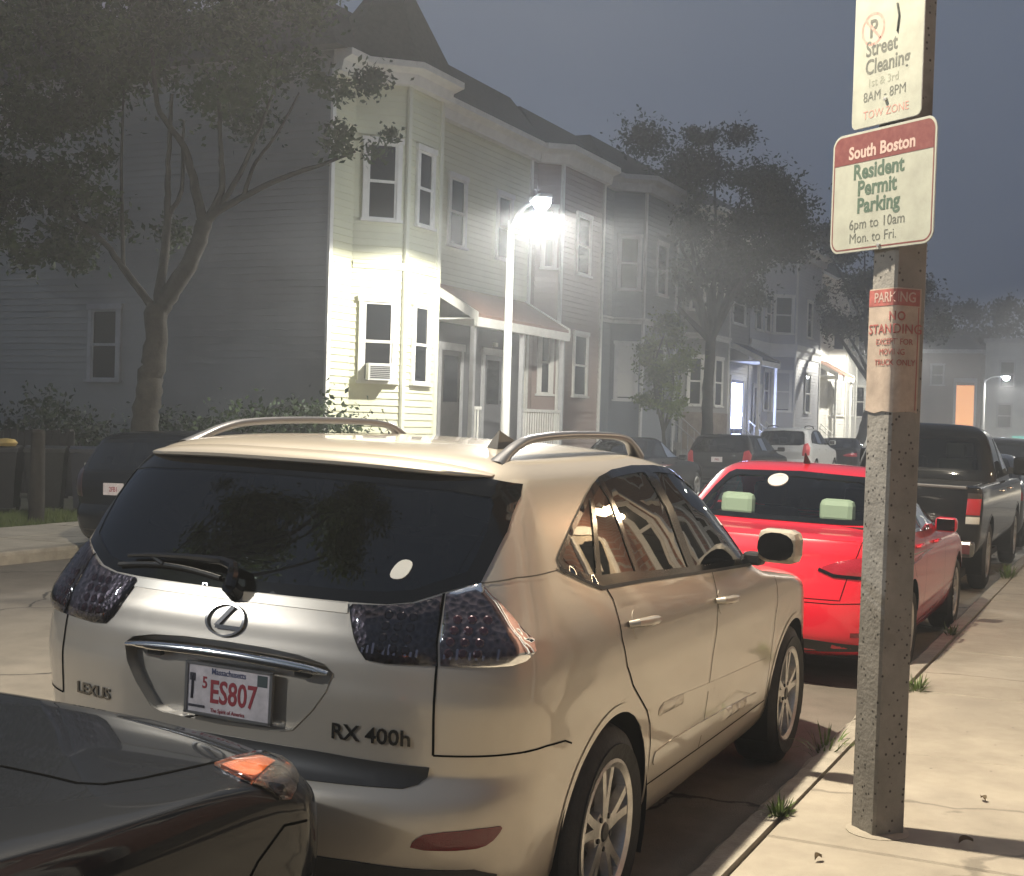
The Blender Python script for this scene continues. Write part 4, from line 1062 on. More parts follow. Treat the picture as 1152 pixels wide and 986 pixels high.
# pickup
def pickup(label, x, y, pm):
    T = car_root('pickup_truck', label, 'pickup', x, y); T.scale = (.90, .96, .985)
    K = [(.42, .84, -1.10, .30, 4, 4.2, .6, 2.6), (.50, .93, -1.16, .30, 4, 4.45, .6, 2.6), (.62, .965, -1.18, .30, 4.5, 4.55, .6, 2.6), (.80, .98, -1.18, .28, 4.5, 4.55, .6, 2.6), (.98, .985, -1.17, .26, 4.5, 4.50, .6, 2.6), (1.10, .975, -1.165, .26, 4.5, 4.42, .6, 2.6), (1.18, .96, -1.16, .26, 4.5, 4.2, .6, 2.6), (1.20, .945, -1.15, .26, 4.5, 3.3, .6, 2.6), (1.215, .90, -1.10, .26, 4.5, 2.95, .6, 2.6)]
    B = Body(K, dz=.03, bow=.012)
    # open bed
    B.hole('top', [(-.82, -1.02), (.82, -1.02), (.82, .70), (-.82, .70)])
    for i, f in enumerate(B.F):
        pass
    finish_car(B, T, pm, (0, 3.55), .40, .955, .455, under=(-.75, .75, -.9, 4.1))
    b = MB(); b.box(-.80, .80, -1.03, .70, .72, .76); b.box(-.84, -.80, -1.03, .70, .72, 1.205); b.box(.80, .84, -1.03, .70, .72, 1.205); b.box(-.80, .80, -1.10, -1.04, .72, 1.20); b.box(-.80, .80, .66, .70, .76, 1.2); b.build('bed_liner', M_dark, T)
    KC = [(1.19, .93, .76, .18, 4, 3.10, .5, 2.6), (1.26, .915, .77, .18, 4, 2.95, .5, 2.6), (1.45, .86, .83, .18, 3.8, 2.62, .48, 2.6), (1.65, .79, .92, .18, 3.6, 2.28, .46, 2.6), (1.78, .72, 1.0, .18, 3.2, 2.02, .44, 2.5), (1.84, .63, 1.08, .18, 3, 1.86, .4, 2.4), (1.875, .48, 1.18, .16, 2.6, 1.68, .2, 2.3), (1.885, .2, 1.3, .08, 2.4, 1.5, .08, 2.2)]
    C = Body(KC, dz=.03, bow=.012)
    ro = both_x([(0, 1.30), (.70, 1.30), (.735, 1.34), (.665, 1.68), (.62, 1.72), (0, 1.735)]); ri = both_x([(0, 1.335), (.67, 1.335), (.69, 1.36), (.625, 1.66), (.59, 1.685), (0, 1.695)])
    C.hole('rear', ri, lim=1.4)
    win = [(.90, 1.29), (1.02, 1.68), (1.12, 1.75), (1.75, 1.755), (2.0, 1.70), (2.72, 1.32), (2.74, 1.26), (.92, 1.255)]
    panes = [[(.97, 1.31), (1.07, 1.66), (1.14, 1.715), (1.60, 1.722), (1.64, 1.29)], [(1.70, 1.722), (1.94, 1.672), (2.60, 1.32), (2.60, 1.295), (1.74, 1.29)]]
    for s in (1, -1):
        for o in panes: C.hole('side', o, s)
    C.build('cab', pm, T)
    end_glass(C, T, 'rear', ro, ri, M_glass_mid2, 'rear_window', .08); side_glass(C, T, win, panes, glass=M_glass_dark)
    C.patch('windscreen', 'front', both_x([(0, 1.26), (.72, 1.26), (.66, 1.66), (0, 1.78)]), M_frit, T, off=.003, step=.12, skirt=0)
    cabin(T, [(1.15, 1.62, M_seat), (1.9, 1.62, M_seat)], z0=.85, w=.66, dash=2.5)
    tg = B.patch('tailgate', 'rear', both_x([(0, .70), (.72, .70), (.735, 1.165), (0, 1.17)]), pm, T, off=.006, bev=.006, step=.08, skirt=.012)
    h, n = B.cast('rear', 0, 1.05); m = MB(); m.box(-.13, .13, h.y - .022, h.y - .002, 1.03, 1.09, bev=.008); m.build('handle', M_chrome, tg)
    m = MB(); m.box(-.80, .80, h.y - .012, h.y + .06, 1.175, 1.215, bev=.012); m.build('tailgate_cap', mat('cap_grey', (.16, .155, .145), .35, metal=.5), tg)
    for s in (1, -1):
        P = [(.80 * s, .80), (.945 * s, .80), (.955 * s, 1.14), (.81 * s, 1.14)][::s]
        hs = B.patch('tail_light', 'rear', P, M_tail2, T, off=.004, step=.05, skirt=.01)
        B.patch('lens', 'rear', [(.80 * s, .905), (.945 * s, .905), (.952 * s, 1.08), (.808 * s, 1.08)][::s], mat('bright_red_lens', (.55, .02, .03), .2, coat=1), hs, off=.008, bev=.01, step=.05, skirt=.01)
        B.patch('reverse_lens', 'rear', [(.80 * s, .81), (.943 * s, .81), (.945 * s, .885), (.80 * s, .885)][::s], mat('clear_reverse', (.75, .72, .62), .2, coat=1), hs, off=.008, bev=.008, step=.05, skirt=.01)
        mirror_part(T, 1.09, 2.55, 1.38, pm, s, w=.12, h=.12)
    m = MB(); m.box(-.93, .93, -1.36, -1.19, .46, .64, bev=.04); bp = m.build('rear_bumper', mat('bumper_chrome', (.35, .34, .32), .22, metal=1), T)
    m = MB(); m.box(-.30, .30, -1.372, -1.361, .50, .62); m.build('step_pad', M_dark, bp)
    m = MB(); m.box(-.152, .152, -1.378, -1.372, .485, .635); m.build('licence_plate', M_plate, bp)
    handles(B, T, [(1.2, 1.1), (2.2, 1.1)], M_chrome)
    return T
M_tail_dim = mat('dim_tail', (.05, .02, .02), .3, coat=.8)
M_glass_mid2 = glass_mat('pickup_glass', (.32, .36, .33), .02); M_tail2 = mat('tail_housing', (.10, .09, .085), .3, metal=.6)
pickup('black pickup truck with a red tail light, parked ahead of the red sedan', .09, 11.72, M_blackp2)

# crossovers / SUVs by scaling the tall body
def suv_simple(label, x, y, pm, yaw=0., glass=None, s=(1, 1, 1), plate=None, rails=False, flip=False, group='cars parked along the street', tailm=None):
    T = car_root('parked_suv', label, 'SUV', x, y, yaw, group); T.scale = s
    K = [(z, W, yr, ar, nr, yf, af, nf) for (z, W, yr, ar, nr, yf, af, nf) in SUV_KEYS]
    B = Body(K, dz=.04); gl = glass or M_glass_dark
    win = [(-.50, 1.20), (-.40, 1.33), (-.2, 1.46), (.05, 1.535), (.36, 1.57), (.88, 1.575), (1.34, 1.52), (1.55, 1.44), (1.75, 1.325), (2.0, 1.148), (1.36, 1.140), (.29, 1.16)]
    panes = [[(-.42, 1.225), (-.33, 1.33), (-.16, 1.44), (.10, 1.51), (.16, 1.19)], [(.22, 1.525), (.40, 1.545), (.72, 1.55), (.80, 1.175), (.26, 1.19)], [(.80, 1.55), (.88, 1.55), (1.31, 1.495), (1.53, 1.41), (1.73, 1.295), (1.91, 1.165), (1.36, 1.165), (.88, 1.175)]]
    ro = both_x([(0, 1.13), (.60, 1.13), (.72, 1.17), (.68, 1.46), (.62, 1.54), (0, 1.565)]); ri = both_x([(0, 1.165), (.58, 1.165), (.67, 1.20), (.635, 1.44), (.58, 1.505), (0, 1.525)])
    wo = both_x([(0, 1.17), (.55, 1.17), (.68, 1.20), (.60, 1.42), (.52, 1.55), (0, 1.575)]); wi = both_x([(0, 1.20), (.53, 1.20), (.63, 1.225), (.56, 1.41), (.49, 1.525), (0, 1.545)])
    B.hole('rear', ri); B.hole('front', wi, lim=.6)
    for q in (1, -1):
        for o in panes: B.hole('side', o, q)
    finish_car(B, T, pm, (0, 2.715), .35, .905, .40)
    end_glass(B, T, 'rear', ro, ri, gl, 'rear_window'); end_glass(B, T, 'front', wo, wi, gl, 'windscreen'); side_glass(B, T, win, panes, glass=gl)
    cabin(T, [(-.1, 1.30, M_seat), (.8, 1.34, M_seat)], z0=.62, w=.64, dash=1.5); handles(B, T, [(.30, 1.02), (1.25, 1.0)], pm)
    for q in (1, -1):
        P = [(.66 * q, .82), (.86 * q, .84), (.88 * q, 1.06), (.80 * q, 1.20), (.70 * q, 1.16)][::q]; B.patch('tail_light', 'rear', P, tailm or M_tail, T, off=.006, bev=.008, step=.06, skirt=.01)
        P = [(.50 * q, .74), (.74 * q, .76), (.84 * q, .86), (.78 * q, .92), (.48 * q, .84)][::q]; B.patch('headlight', 'front', P, M_cells, T, off=.004, bev=.006, step=.07, skirt=.008)
        mirror_part(T, 1.02, 1.82, 1.21, pm, q)
        if rails:
            r = MB(); r.tube([(.60 * q, -.35, 1.60), (.59 * q, -.2, 1.69), (.58 * q, .4, 1.72), (.56 * q, 1.0, 1.69), (.56 * q, 1.12, 1.62)], .018, 8); r.build('roof_rail', M_dark, T)
    B.patch('grille', 'front', both_x([(0, .58), (.40, .60), (.44, .82), (0, .84)]), M_dark, T, off=.004, step=.08, skirt=.006)
    B.patch('lower_valance', 'rear', [(-.80, .28), (.80, .28), (.84, .42), (-.84, .42)], M_plastic, T, off=.003, step=.08, skirt=.006)
    if plate: licence_plate(T, B, plate[0], plate[1], -.012, plate[2])
    return T, B
suv_simple('black car with a bright licence plate, parked at the far kerb beside the bins', -7.82, 8.35, M_blackp, s=(.97, .95, .90), tailm=M_tail_dim, plate=(-.12, .93, [('2FB1', 0, -.005, .085, .0014, M_plate_red, .75)]))
sedan('grey topped dark car ahead of the black car with the bright plate', -7.8, 14.2, paint('graphite_paint', (.10, .10, .105), .3, metal=.5))
sedan('dark sedan with bright lamp reflections in its windows, across the road past the champagne SUV', -7.7, 22.9, M_blackp)
suv_simple('black SUV with a white licence plate, farther along the far kerb behind the dark sedan', -7.7, 31.0, M_blackp2, s=(1, 1, .92), plate=(0, .93, [('7KR', 0, -.005, .085, .0014, M_plate_red, .75)]))
suv_simple('white SUV with dark rear glass on the far kerb, above the red sedan roof', -7.75, 38.0, M_white, s=(1, 1, 1.06), rails=True)
sedan('dark low car ahead of the white SUV on the far kerb', -7.7, 45.2, M_blackp2)
sedan('dark grey car parked just beyond the pickup truck', .0, 18.0, paint('slate_paint', (.05, .05, .055), .3, metal=.4))
suv_simple('dark SUV two places beyond the pickup truck', -.05, 24.2, M_blackp2)
# ---------------------------------------------------------------- row houses
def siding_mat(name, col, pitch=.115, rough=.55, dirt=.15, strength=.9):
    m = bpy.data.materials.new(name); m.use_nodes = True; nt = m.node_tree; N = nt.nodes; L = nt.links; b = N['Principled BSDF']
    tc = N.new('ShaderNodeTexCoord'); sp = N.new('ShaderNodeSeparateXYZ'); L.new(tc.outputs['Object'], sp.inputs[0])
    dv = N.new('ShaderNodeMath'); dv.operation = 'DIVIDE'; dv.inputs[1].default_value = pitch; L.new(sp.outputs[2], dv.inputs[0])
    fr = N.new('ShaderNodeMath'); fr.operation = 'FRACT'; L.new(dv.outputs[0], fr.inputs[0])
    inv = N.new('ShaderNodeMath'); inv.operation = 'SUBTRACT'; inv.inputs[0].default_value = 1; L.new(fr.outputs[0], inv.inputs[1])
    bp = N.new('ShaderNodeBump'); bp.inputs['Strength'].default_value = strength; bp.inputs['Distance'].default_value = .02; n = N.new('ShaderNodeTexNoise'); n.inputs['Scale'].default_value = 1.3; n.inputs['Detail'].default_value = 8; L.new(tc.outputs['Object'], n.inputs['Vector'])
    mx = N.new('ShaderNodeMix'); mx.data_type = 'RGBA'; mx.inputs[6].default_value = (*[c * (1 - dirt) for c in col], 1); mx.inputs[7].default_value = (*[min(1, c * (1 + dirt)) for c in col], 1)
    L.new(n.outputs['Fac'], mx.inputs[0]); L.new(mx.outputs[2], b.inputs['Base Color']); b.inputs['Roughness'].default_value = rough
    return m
M_pane = mat('house_glass', (.012, .014, .016), .06, spec=.5)
M_blind = mat('window_blind', (.42, .42, .40), .6)
M_trim = mat('white_trim', (.66, .65, .60), .5, var=.1, var_scale=4)
M_trim_g = mat('grey_trim', (.40, .40, .40), .55, var=.15, var_scale=4)
M_shingle = noise_mat('roof_shingle', [(.3, (.03, .03, .032)), (.7, (.07, .068, .065))], 9, 8, .9, .6, 60)
M_porchroof = noise_mat('porch_shingle', [(.3, (.16, .095, .07)), (.7, (.26, .16, .12))], 9, 8, .9, .6, 60)
M_found = noise_mat('foundation_stone', [(.3, (.10, .095, .085)), (.7, (.19, .18, .16))], 5, 8, .9, .5, 30)
M_door = mat('house_door', (.05, .04, .035), .4, var=.3, var_scale=5)
M_brick = None
def brick_mat(name, c1, c2, mortar, scale=1.):
    m = bpy.data.materials.new(name); m.use_nodes = True; nt = m.node_tree; N = nt.nodes; L = nt.links; b = N['Principled BSDF']
    tc = N.new('ShaderNodeTexCoord'); mp = N.new('ShaderNodeMapping'); mp.inputs['Rotation'].default_value = (R(90), 0, R(90)); L.new(tc.outputs['Object'], mp.inputs['Vector'])
    sx = N.new('ShaderNodeSeparateXYZ'); L.new(tc.outputs['Object'], sx.inputs[0]); ad = N.new('ShaderNodeMath'); L.new(sx.outputs[0], ad.inputs[0]); L.new(sx.outputs[1], ad.inputs[1])
    cx = N.new('ShaderNodeCombineXYZ'); L.new(ad.outputs[0], cx.inputs[0]); L.new(sx.outputs[2], cx.inputs[1])
    bt = N.new('ShaderNodeTexBrick'); bt.inputs['Scale'].default_value = 1; bt.inputs['Brick Width'].default_value = .21; bt.inputs['Row Height'].default_value = .07; bt.inputs['Mortar Size'].default_value = .006
    bt.inputs['Color1'].default_value = (*c1, 1); bt.inputs['Color2'].default_value = (*c2, 1); bt.inputs['Mortar'].default_value = (*mortar, 1)
    L.new(cx.outputs[0], bt.inputs['Vector']); L.new(bt.outputs['Color'], b.inputs['Base Color']); b.inputs['Roughness'].default_value = .85
    bp = N.new('ShaderNodeBump'); bp.inputs['Strength'].default_value = .4; bp.invert = True; L.new(bt.outputs['Fac'], bp.inputs['Height']); L.new(bp.outputs[0], b.inputs['Normal'])
    return m

class Face:
    """a vertical wall plane: origin, along-direction, outward normal; helps to set windows and doors on it"""
    def __init__(s, p0, p1, flip=False):
        s.p0 = np.array([p0[0], p0[1], 0.]); d = np.array([p1[0] - p0[0], p1[1] - p0[1], 0.]); s.L = np.linalg.norm(d); s.a = d / s.L
        s.n = np.array([s.a[1], -s.a[0], 0]) * (-1 if flip else 1); s.z = np.array([0, 0, 1.])
    def P(s, u, z, o): return s.p0 + s.a * u + s.n * o + s.z * z
    def box(s, mb, u0, u1, z0, z1, o0, o1):
        mb.obox(s.P((u0 + u1) / 2, (z0 + z1) / 2, (o0 + o1) / 2), s.a, s.n, s.z, abs(u1 - u0) / 2, abs(o1 - o0) / 2, abs(z1 - z0) / 2)
def window(root, f, u0, u1, z0, z1, trim, pane=None, blind=0., ac=False, cas=.10):
    w = MB(); c = cas
    f.box(w, u0 - c, u0, z0, z1, .002, .055); f.box(w, u1, u1 + c, z0, z1, .002, .055)
    f.box(w, u0 - c - .03, u1 + c + .03, z1, z1 + c * 1.2, .002, .075)
    zm = (z0 + z1) / 2
    f.box(w, u0 + .001, u1 - .001, zm - .028, zm + .028, .018, .045)
    for (a, b) in ((u0 + .001, u0 + .045), (u1 - .045, u1 - .001)): f.box(w, a, b, z0 + .045, zm - .029, .016, .03); f.box(w, a, b, zm + .029, z1 - .046, .018, .04)
    f.box(w, u0 + .001, u1 - .001, z1 - .045, z1 - .001, .018, .04); f.box(w, u0 + .001, u1 - .001, z0 + .001, z0 + .044, .016, .03)
    o = w.build('window', trim, root)
    s = MB(); f.box(s, u0 - c - .04, u1 + c + .04, z0 - .055, z0 - .001, .002, .10); s.build('sill', trim, o)
    p = MB(); f.box(p, u0, u1, z0, z1, .004, .012); p.build('pane', pane or M_pane, o)
    if blind:
        b = MB(); f.box(b, u0 + .046, u1 - .046, z1 - (z1 - z0) * blind, z1 - .046, .0125, .0145); b.build('blind', M_blind, o)
    return o
def lap_wall(root, P, z0, z1, m, name, pitch=.14, out=.022):
    """overlapping clapboard courses along a plan polyline"""
    P = [np.array(p, float) for p in P]; n = len(P); N_ = []
    for i in range(n):
        a = P[i] - P[max(i - 1, 0)]; b = P[min(i + 1, n - 1)] - P[i]
        na = np.array([a[1], -a[0]]) / (np.linalg.norm(a) + 1e-9); nb = np.array([b[1], -b[0]]) / (np.linalg.norm(b) + 1e-9)
        if i == 0: na = nb
        if i == n - 1: nb = na
        t = na + nb; t /= np.linalg.norm(t); t /= max(.4, t @ na); N_.append(t)
    prof = []; z = z0
    while z < z1 - .01:
        e = min(z + pitch, z1); prof += [(0., z), (-out, e)]; z = e
    V = []; F = []; k = len(prof)
    for p, t in zip(P, N_):
        for (o, zz) in prof: V.append((p[0] + t[0] * o, p[1] + t[1] * o, zz))
    for i in range(n - 1):
        for j in range(k - 1): F.append((i * k + j, (i + 1) * k + j, (i + 1) * k + j + 1, i * k + j + 1))
    return pts_obj(name, V, F, m, root)
def plan_wall(root, P, z0, z1, m, name='wall', thick=.2, closed=False):
    """wall following a plan polyline"""
    mb = MB(); n = len(P)
    if m.name.startswith(('siding', 'cream_siding', 'grey_side_siding')) and not closed:
        return lap_wall(root, P, z0, z1, m, name)
    V = [(x, y, z0) for x, y in P] + [(x, y, z1) for x, y in P]; F = [(i, (i + 1) % n, n + (i + 1) % n, n + i) for i in range(n if closed else n - 1)]
    if closed: F += [tuple(range(n, 2 * n)), tuple(range(n))[::-1]]
    mb.add(V, F)
    return mb.build(name, m, root)
def moulding(root, P, z0, z1, out, m, name, step=None):
    """a cornice or band standing proud of a plan polyline, outward = away from the house interior (-x is inside)"""
    mb = MB(); n = len(P); P = [np.array(p, float) for p in P]; N_ = []
    for i in range(n):
        a = P[i] - P[max(i - 1, 0)]; b = P[min(i + 1, n - 1)] - P[i]
        na = np.array([a[1], -a[0]]) / (np.linalg.norm(a) + 1e-9); nb = np.array([b[1], -b[0]]) / (np.linalg.norm(b) + 1e-9)
        if i == 0: na = nb
        if i == n - 1: nb = na
        t = na + nb; t /= np.linalg.norm(t); t /= max(.4, t @ na); N_.append(t)
    prof = [(.003, z0), (out * .45, z0), (out * .55, (z0 + z1) / 2), (out, z1 - (z1 - z0) * .3), (out, z1), (.003, z1)]
    V = []; F = []; k = len(prof)
    for p, t in zip(P, N_):
        for (o, z) in prof: V.append((p[0] + t[0] * o, p[1] + t[1] * o, z))
    for i in range(n - 1):
        for j in range(k): F.append((i * k + j, i * k + (j + 1) % k, (i + 1) * k + (j + 1) % k, (i + 1) * k + j))
    F.append(tuple(range(k))); F.append(tuple(range((n - 1) * k, n * k))[::-1])
    mb.add(V, F); return mb.build(name, m, root)

XH = -12.
def mansard(root, P, z0, z1, inset, m, name='roof'):
    mb = MB(); n = len(P); cx = sum(p[0] for p in P) / n; cy = sum(p[1] for p in P) / n
    V = [(x, y, z0) for x, y in P]; 
    def ins(x, y):
        d = np.array([cx - x, cy - y]); L = np.linalg.norm(d); d = d / L * min(inset * 1.3, L * .9); return (x + d[0], y + d[1])
    V += [(*ins(x, y), z1) for x, y in P]
    F = [(i, (i + 1) % n, n + (i + 1) % n, n + i) for i in range(n)] + [tuple(range(n, 2 * n)), tuple(range(n))[::-1]]
    mb.add(V, F); return mb.build(name, m, root)
def stoop(root, y0, y1, x_wall, steps, rise, going, m, rail=True, xdir=1, rail_m=None):
    s = MB()
    for i in range(steps):
        top = rise * (steps - i); s.box(x_wall + going * i * xdir, x_wall + (going * (i + 1)) * xdir, y0, y1, .09, .09 + top - .001 * i)
    o = s.build('stoop', m, root)
    if rail:
        for yy in (y0 + .05, y1 - .05):
            r = MB(); top = .09 + rise * steps
            a = (x_wall + .25 * xdir, yy, top + .85); b = (x_wall + going * steps * xdir, yy, .09 + .95)
            r.tube([a, b], .022, 8)
            for t in np.linspace(0, 1, 6): 
                q = np.array(a) * (1 - t) + np.array(b) * t; r.tube([(q[0], q[1], q[2]), (q[0], q[1], q[2] - .86)], .012, 6)
            r.build('handrail', rail_m or M_trim, root)
    return o
def door_part(root, f, u0, u1, z0, z1, m, trim, glass=True, pane_m=None, full=False):
    d = MB(); f.box(d, u0, u1, z0, z1, .004, .035); o = d.build('door', m, root)
    t = MB(); f.box(t, u0 - .12, u0 - .002, z0, z1, .002, .06); f.box(t, u1 + .002, u1 + .12, z0, z1, .002, .06); f.box(t, u0 - .16, u1 + .16, z1 + .002, z1 + .17, .002, .08); t.build('door_frame', trim, o)
    if glass:
        p = MB(); f.box(p, u0 + .14, u1 - .14, z0 + (z1 - z0) * (.2 if full else .45), z1 - .12, .036, .040); p.build('pane', pane_m or M_pane, o)
    h = MB(); f.box(h, u1 - .09, u1 - .05, z0 + .98, z0 + 1.06, .036, .075); h.build('handle', M_chrome, o)
    return o
def shed_hood(root, y0, y1, x_wall, out, z_hi, z_lo, m_roof, m_trim, drop=.20):
    """sloped hood roof over a pair of doors, with white fascia and gable-end boards"""
    xo = x_wall + out; r = MB(); V = [(x_wall + .003, y0, z_hi), (xo, y0, z_lo), (xo, y1, z_lo), (x_wall + .003, y1, z_hi)]
    V += [(v[0], v[1], v[2] - .07) for v in V]
    r.add(V, [(0, 1, 2, 3), (7, 6, 5, 4), (0, 4, 5, 1), (1, 5, 6, 2), (2, 6, 7, 3), (3, 7, 4, 0)]); o = r.build('porch_roof', m_roof, root)
    t = MB(); t.box(xo - .06, xo + .02, y0 - .02, y1 + .02, z_lo - .072 - drop, z_lo - .072)
    for yy in (y0 - .03, y1 - .02):
        t.prism([(x_wall + .003, z_hi + .03), (xo + .03, z_lo + .03), (xo + .03, z_lo - .18), (x_wall + .003, z_hi - .18)], 'y', yy, yy + .05)
    t.build('fascia', m_trim, o)
    c = MB(); c.box(x_wall + .004, xo - .061, y0 + .03, y1 - .03, z_lo - .12, z_lo - .085); c.build('soffit', m_trim, o)
    return o

def house_A():
    T = thing('row_house', 'cream clapboard corner house with tall bay, dark turret roof and window air conditioner', 'house', (XH, 22.4, 0), group='row houses across the street')
    off = np.array([XH, 22.4]); L = lambda x, y: (x - off[0], y - off[1])
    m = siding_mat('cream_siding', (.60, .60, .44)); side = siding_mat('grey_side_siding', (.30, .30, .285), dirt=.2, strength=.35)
    zt = 8.75
    b0, b1, b2, b3 = (XH, 18.62), (-11.2, 19.36), (-11.2, 20.72), (XH, 21.35)
    front = [L(XH, 17.75), L(*b0), L(*b1), L(*b2), L(*b3), L(XH, 27.15)]
    plan_wall(T, front, .7, zt, m)
    plan_wall(T, [(p[0] + .05, p[1]) for p in front][:1] + [(p[0] + .04, p[1]) for p in front[1:]], .05, .7, M_found, 'foundation')
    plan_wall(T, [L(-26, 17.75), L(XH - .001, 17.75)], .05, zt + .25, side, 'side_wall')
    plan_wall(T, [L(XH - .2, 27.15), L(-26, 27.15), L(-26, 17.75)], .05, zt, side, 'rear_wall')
    # corner board, bay corner boards
    for (x, y, w) in ((XH + .0, 17.75, .14), (-11.2, 19.36, .10), (-11.2, 20.72, .10), (XH, 27.05, .12)):
        c = MB(); lx, ly = L(x, y); c.box(lx - .02, lx + .035, ly - (.03 if y < 18 else w / 2), ly + w / 2 + .02, .7, zt - .25); c.build('corner_board', M_trim if y < 18 or y > 25 else siding_trim, T)
    moulding(T, front, zt - .30, zt + .12, .42, M_trim, 'cornice')
    moulding(T, front[1:5], 4.72, 4.86, .06, m, 'belt_course')
    # bay turret roof and main roof
    bay = [L(XH - .6, 18.1), L(XH, 18.1), L(-10.95, 19.15), L(-10.95, 20.95), L(XH, 22.0), L(XH - .6, 22.0)]
    mansard(T, [(p[0], p[1]) for p in [L(XH + .3, 17.4), L(XH + .3, 27.4), L(-26, 27.4), L(-26, 17.4)]], zt + .125, zt + 1.3, .8, M_shingle)
    t = MB(); n = len(bay); ap = L(XH + .05, 20.05); t.add([(x, y, zt + .126) for x, y in bay] + [(ap[0] - .1, ap[1], zt + 2.6)], [(i, (i + 1) % n, n) for i in range(n)]); t.build('turret_roof', M_shingle, T)
    # windows
    def fw(p, q): return Face(L(*p), L(*q))
    fa, fb, fc = fw(b0, b1), fw(b1, b2), fw(b2, b3)
    ffront = Face(L(XH, 17.75), L(XH, 27.15))
    for f, u0, u1 in ((fa, .26, .86), (fb, .42, .98), (fc, .22, .74)):
        window(T, f, u0, u1, 2.45, 4.05, M_trim, ac=False); window(T, f, u0, u1, 5.72, 7.25, M_trim)
    window(T, ffront, 4.9, 5.6, 5.72, 7.25, M_trim); window(T, ffront, 7.4, 8.1, 5.72, 7.25, M_trim)
    ac = MB(); u = .56; fa.box(ac, .32, .80, 2.46, 2.80, .03, .34); a = ac.build('air_conditioner', mat('ac_white', (.55, .55, .52), .5), T)
    g = MB()
    for i in range(7): fa.box(g, .36, .76, 2.50 + .037 * i, 2.52 + .037 * i, .341, .346)
    g.build('grille', M_dark, a)
    fs = Face(L(-20, 17.75), L(XH, 17.75))
    window(T, fs, 2.05, 2.75, 2.35, 3.85, M_trim_g); 
    # entry: two doors under a shingled hood
    f2 = Face(L(XH, 21.4), L(XH, 27.1))
    pw = MB(); f2.box(pw, .12, 5.5, 1.15, 4.0, .001, .003); pw.build('porch_shade', mat('porch_shade_grey', (.10, .10, .105), .6), T)  # dark sheet on the wall, the shade under the hood put into its colour
    door_part(T, f2, 1.0, 1.95, 1.15, 3.3, M_door, M_trim_g); door_part(T, f2, 3.2, 4.15, 1.15, 3.3, mat('grey_door', (.10, .10, .105), .5), M_trim_g)
    shed_hood(T, L(0, 21.75)[1], L(0, 26.9)[1], L(XH, 0)[0], 1.25, 4.78, 4.05, M_porchroof, M_trim)
    for yy in (21.85, 24.4, 26.8):
        p = MB(); x, y = L(XH + 1.12, yy); p.box(x - .05, x + .05, y - .05, y + .05, 1.15, 3.78); p.build('porch_post', M_trim_g, T)
    s = MB(); x, y = L(XH, 21.8); s.box(x + .002, x + 1.25, y, y + 5.1, .09, 1.14); s.build('porch_floor', M_trim_g, T)
    r = MB()
    for (a, b) in ((21.95, 22.3), (24.5, 26.7)):
        x0, ya = L(XH + 1.12, a); _, yb = L(0, b); r.box(x0 - .03, x0 + .03, ya, yb, 1.95, 2.02)
        for q in np.arange(ya + .08, yb, .14): r.box(x0 - .015, x0 + .015, q, q + .04, 1.15, 1.95)
        r.build('porch_railing', M_trim, T); r = MB()
    st = MB(); x0, y0 = L(XH + 1.26, 22.6)
    for i in range(4): st.box(x0 + .28 * i, x0 + .28 * (i + 1), y0, y0 + 1.5, .09, .93 - .2 * i)
    st.build('front_steps', M_trim_g, T)
    lt = MB(); f2.box(lt, 3.62, 3.72, 3.52, 3.62, .03, .13); lt.build('porch_light', mat('porch_globe', (.8, .8, .75), .4), T)
siding_trim = mat('cream_trim', (.62, .62, .50), .5)
house_A()

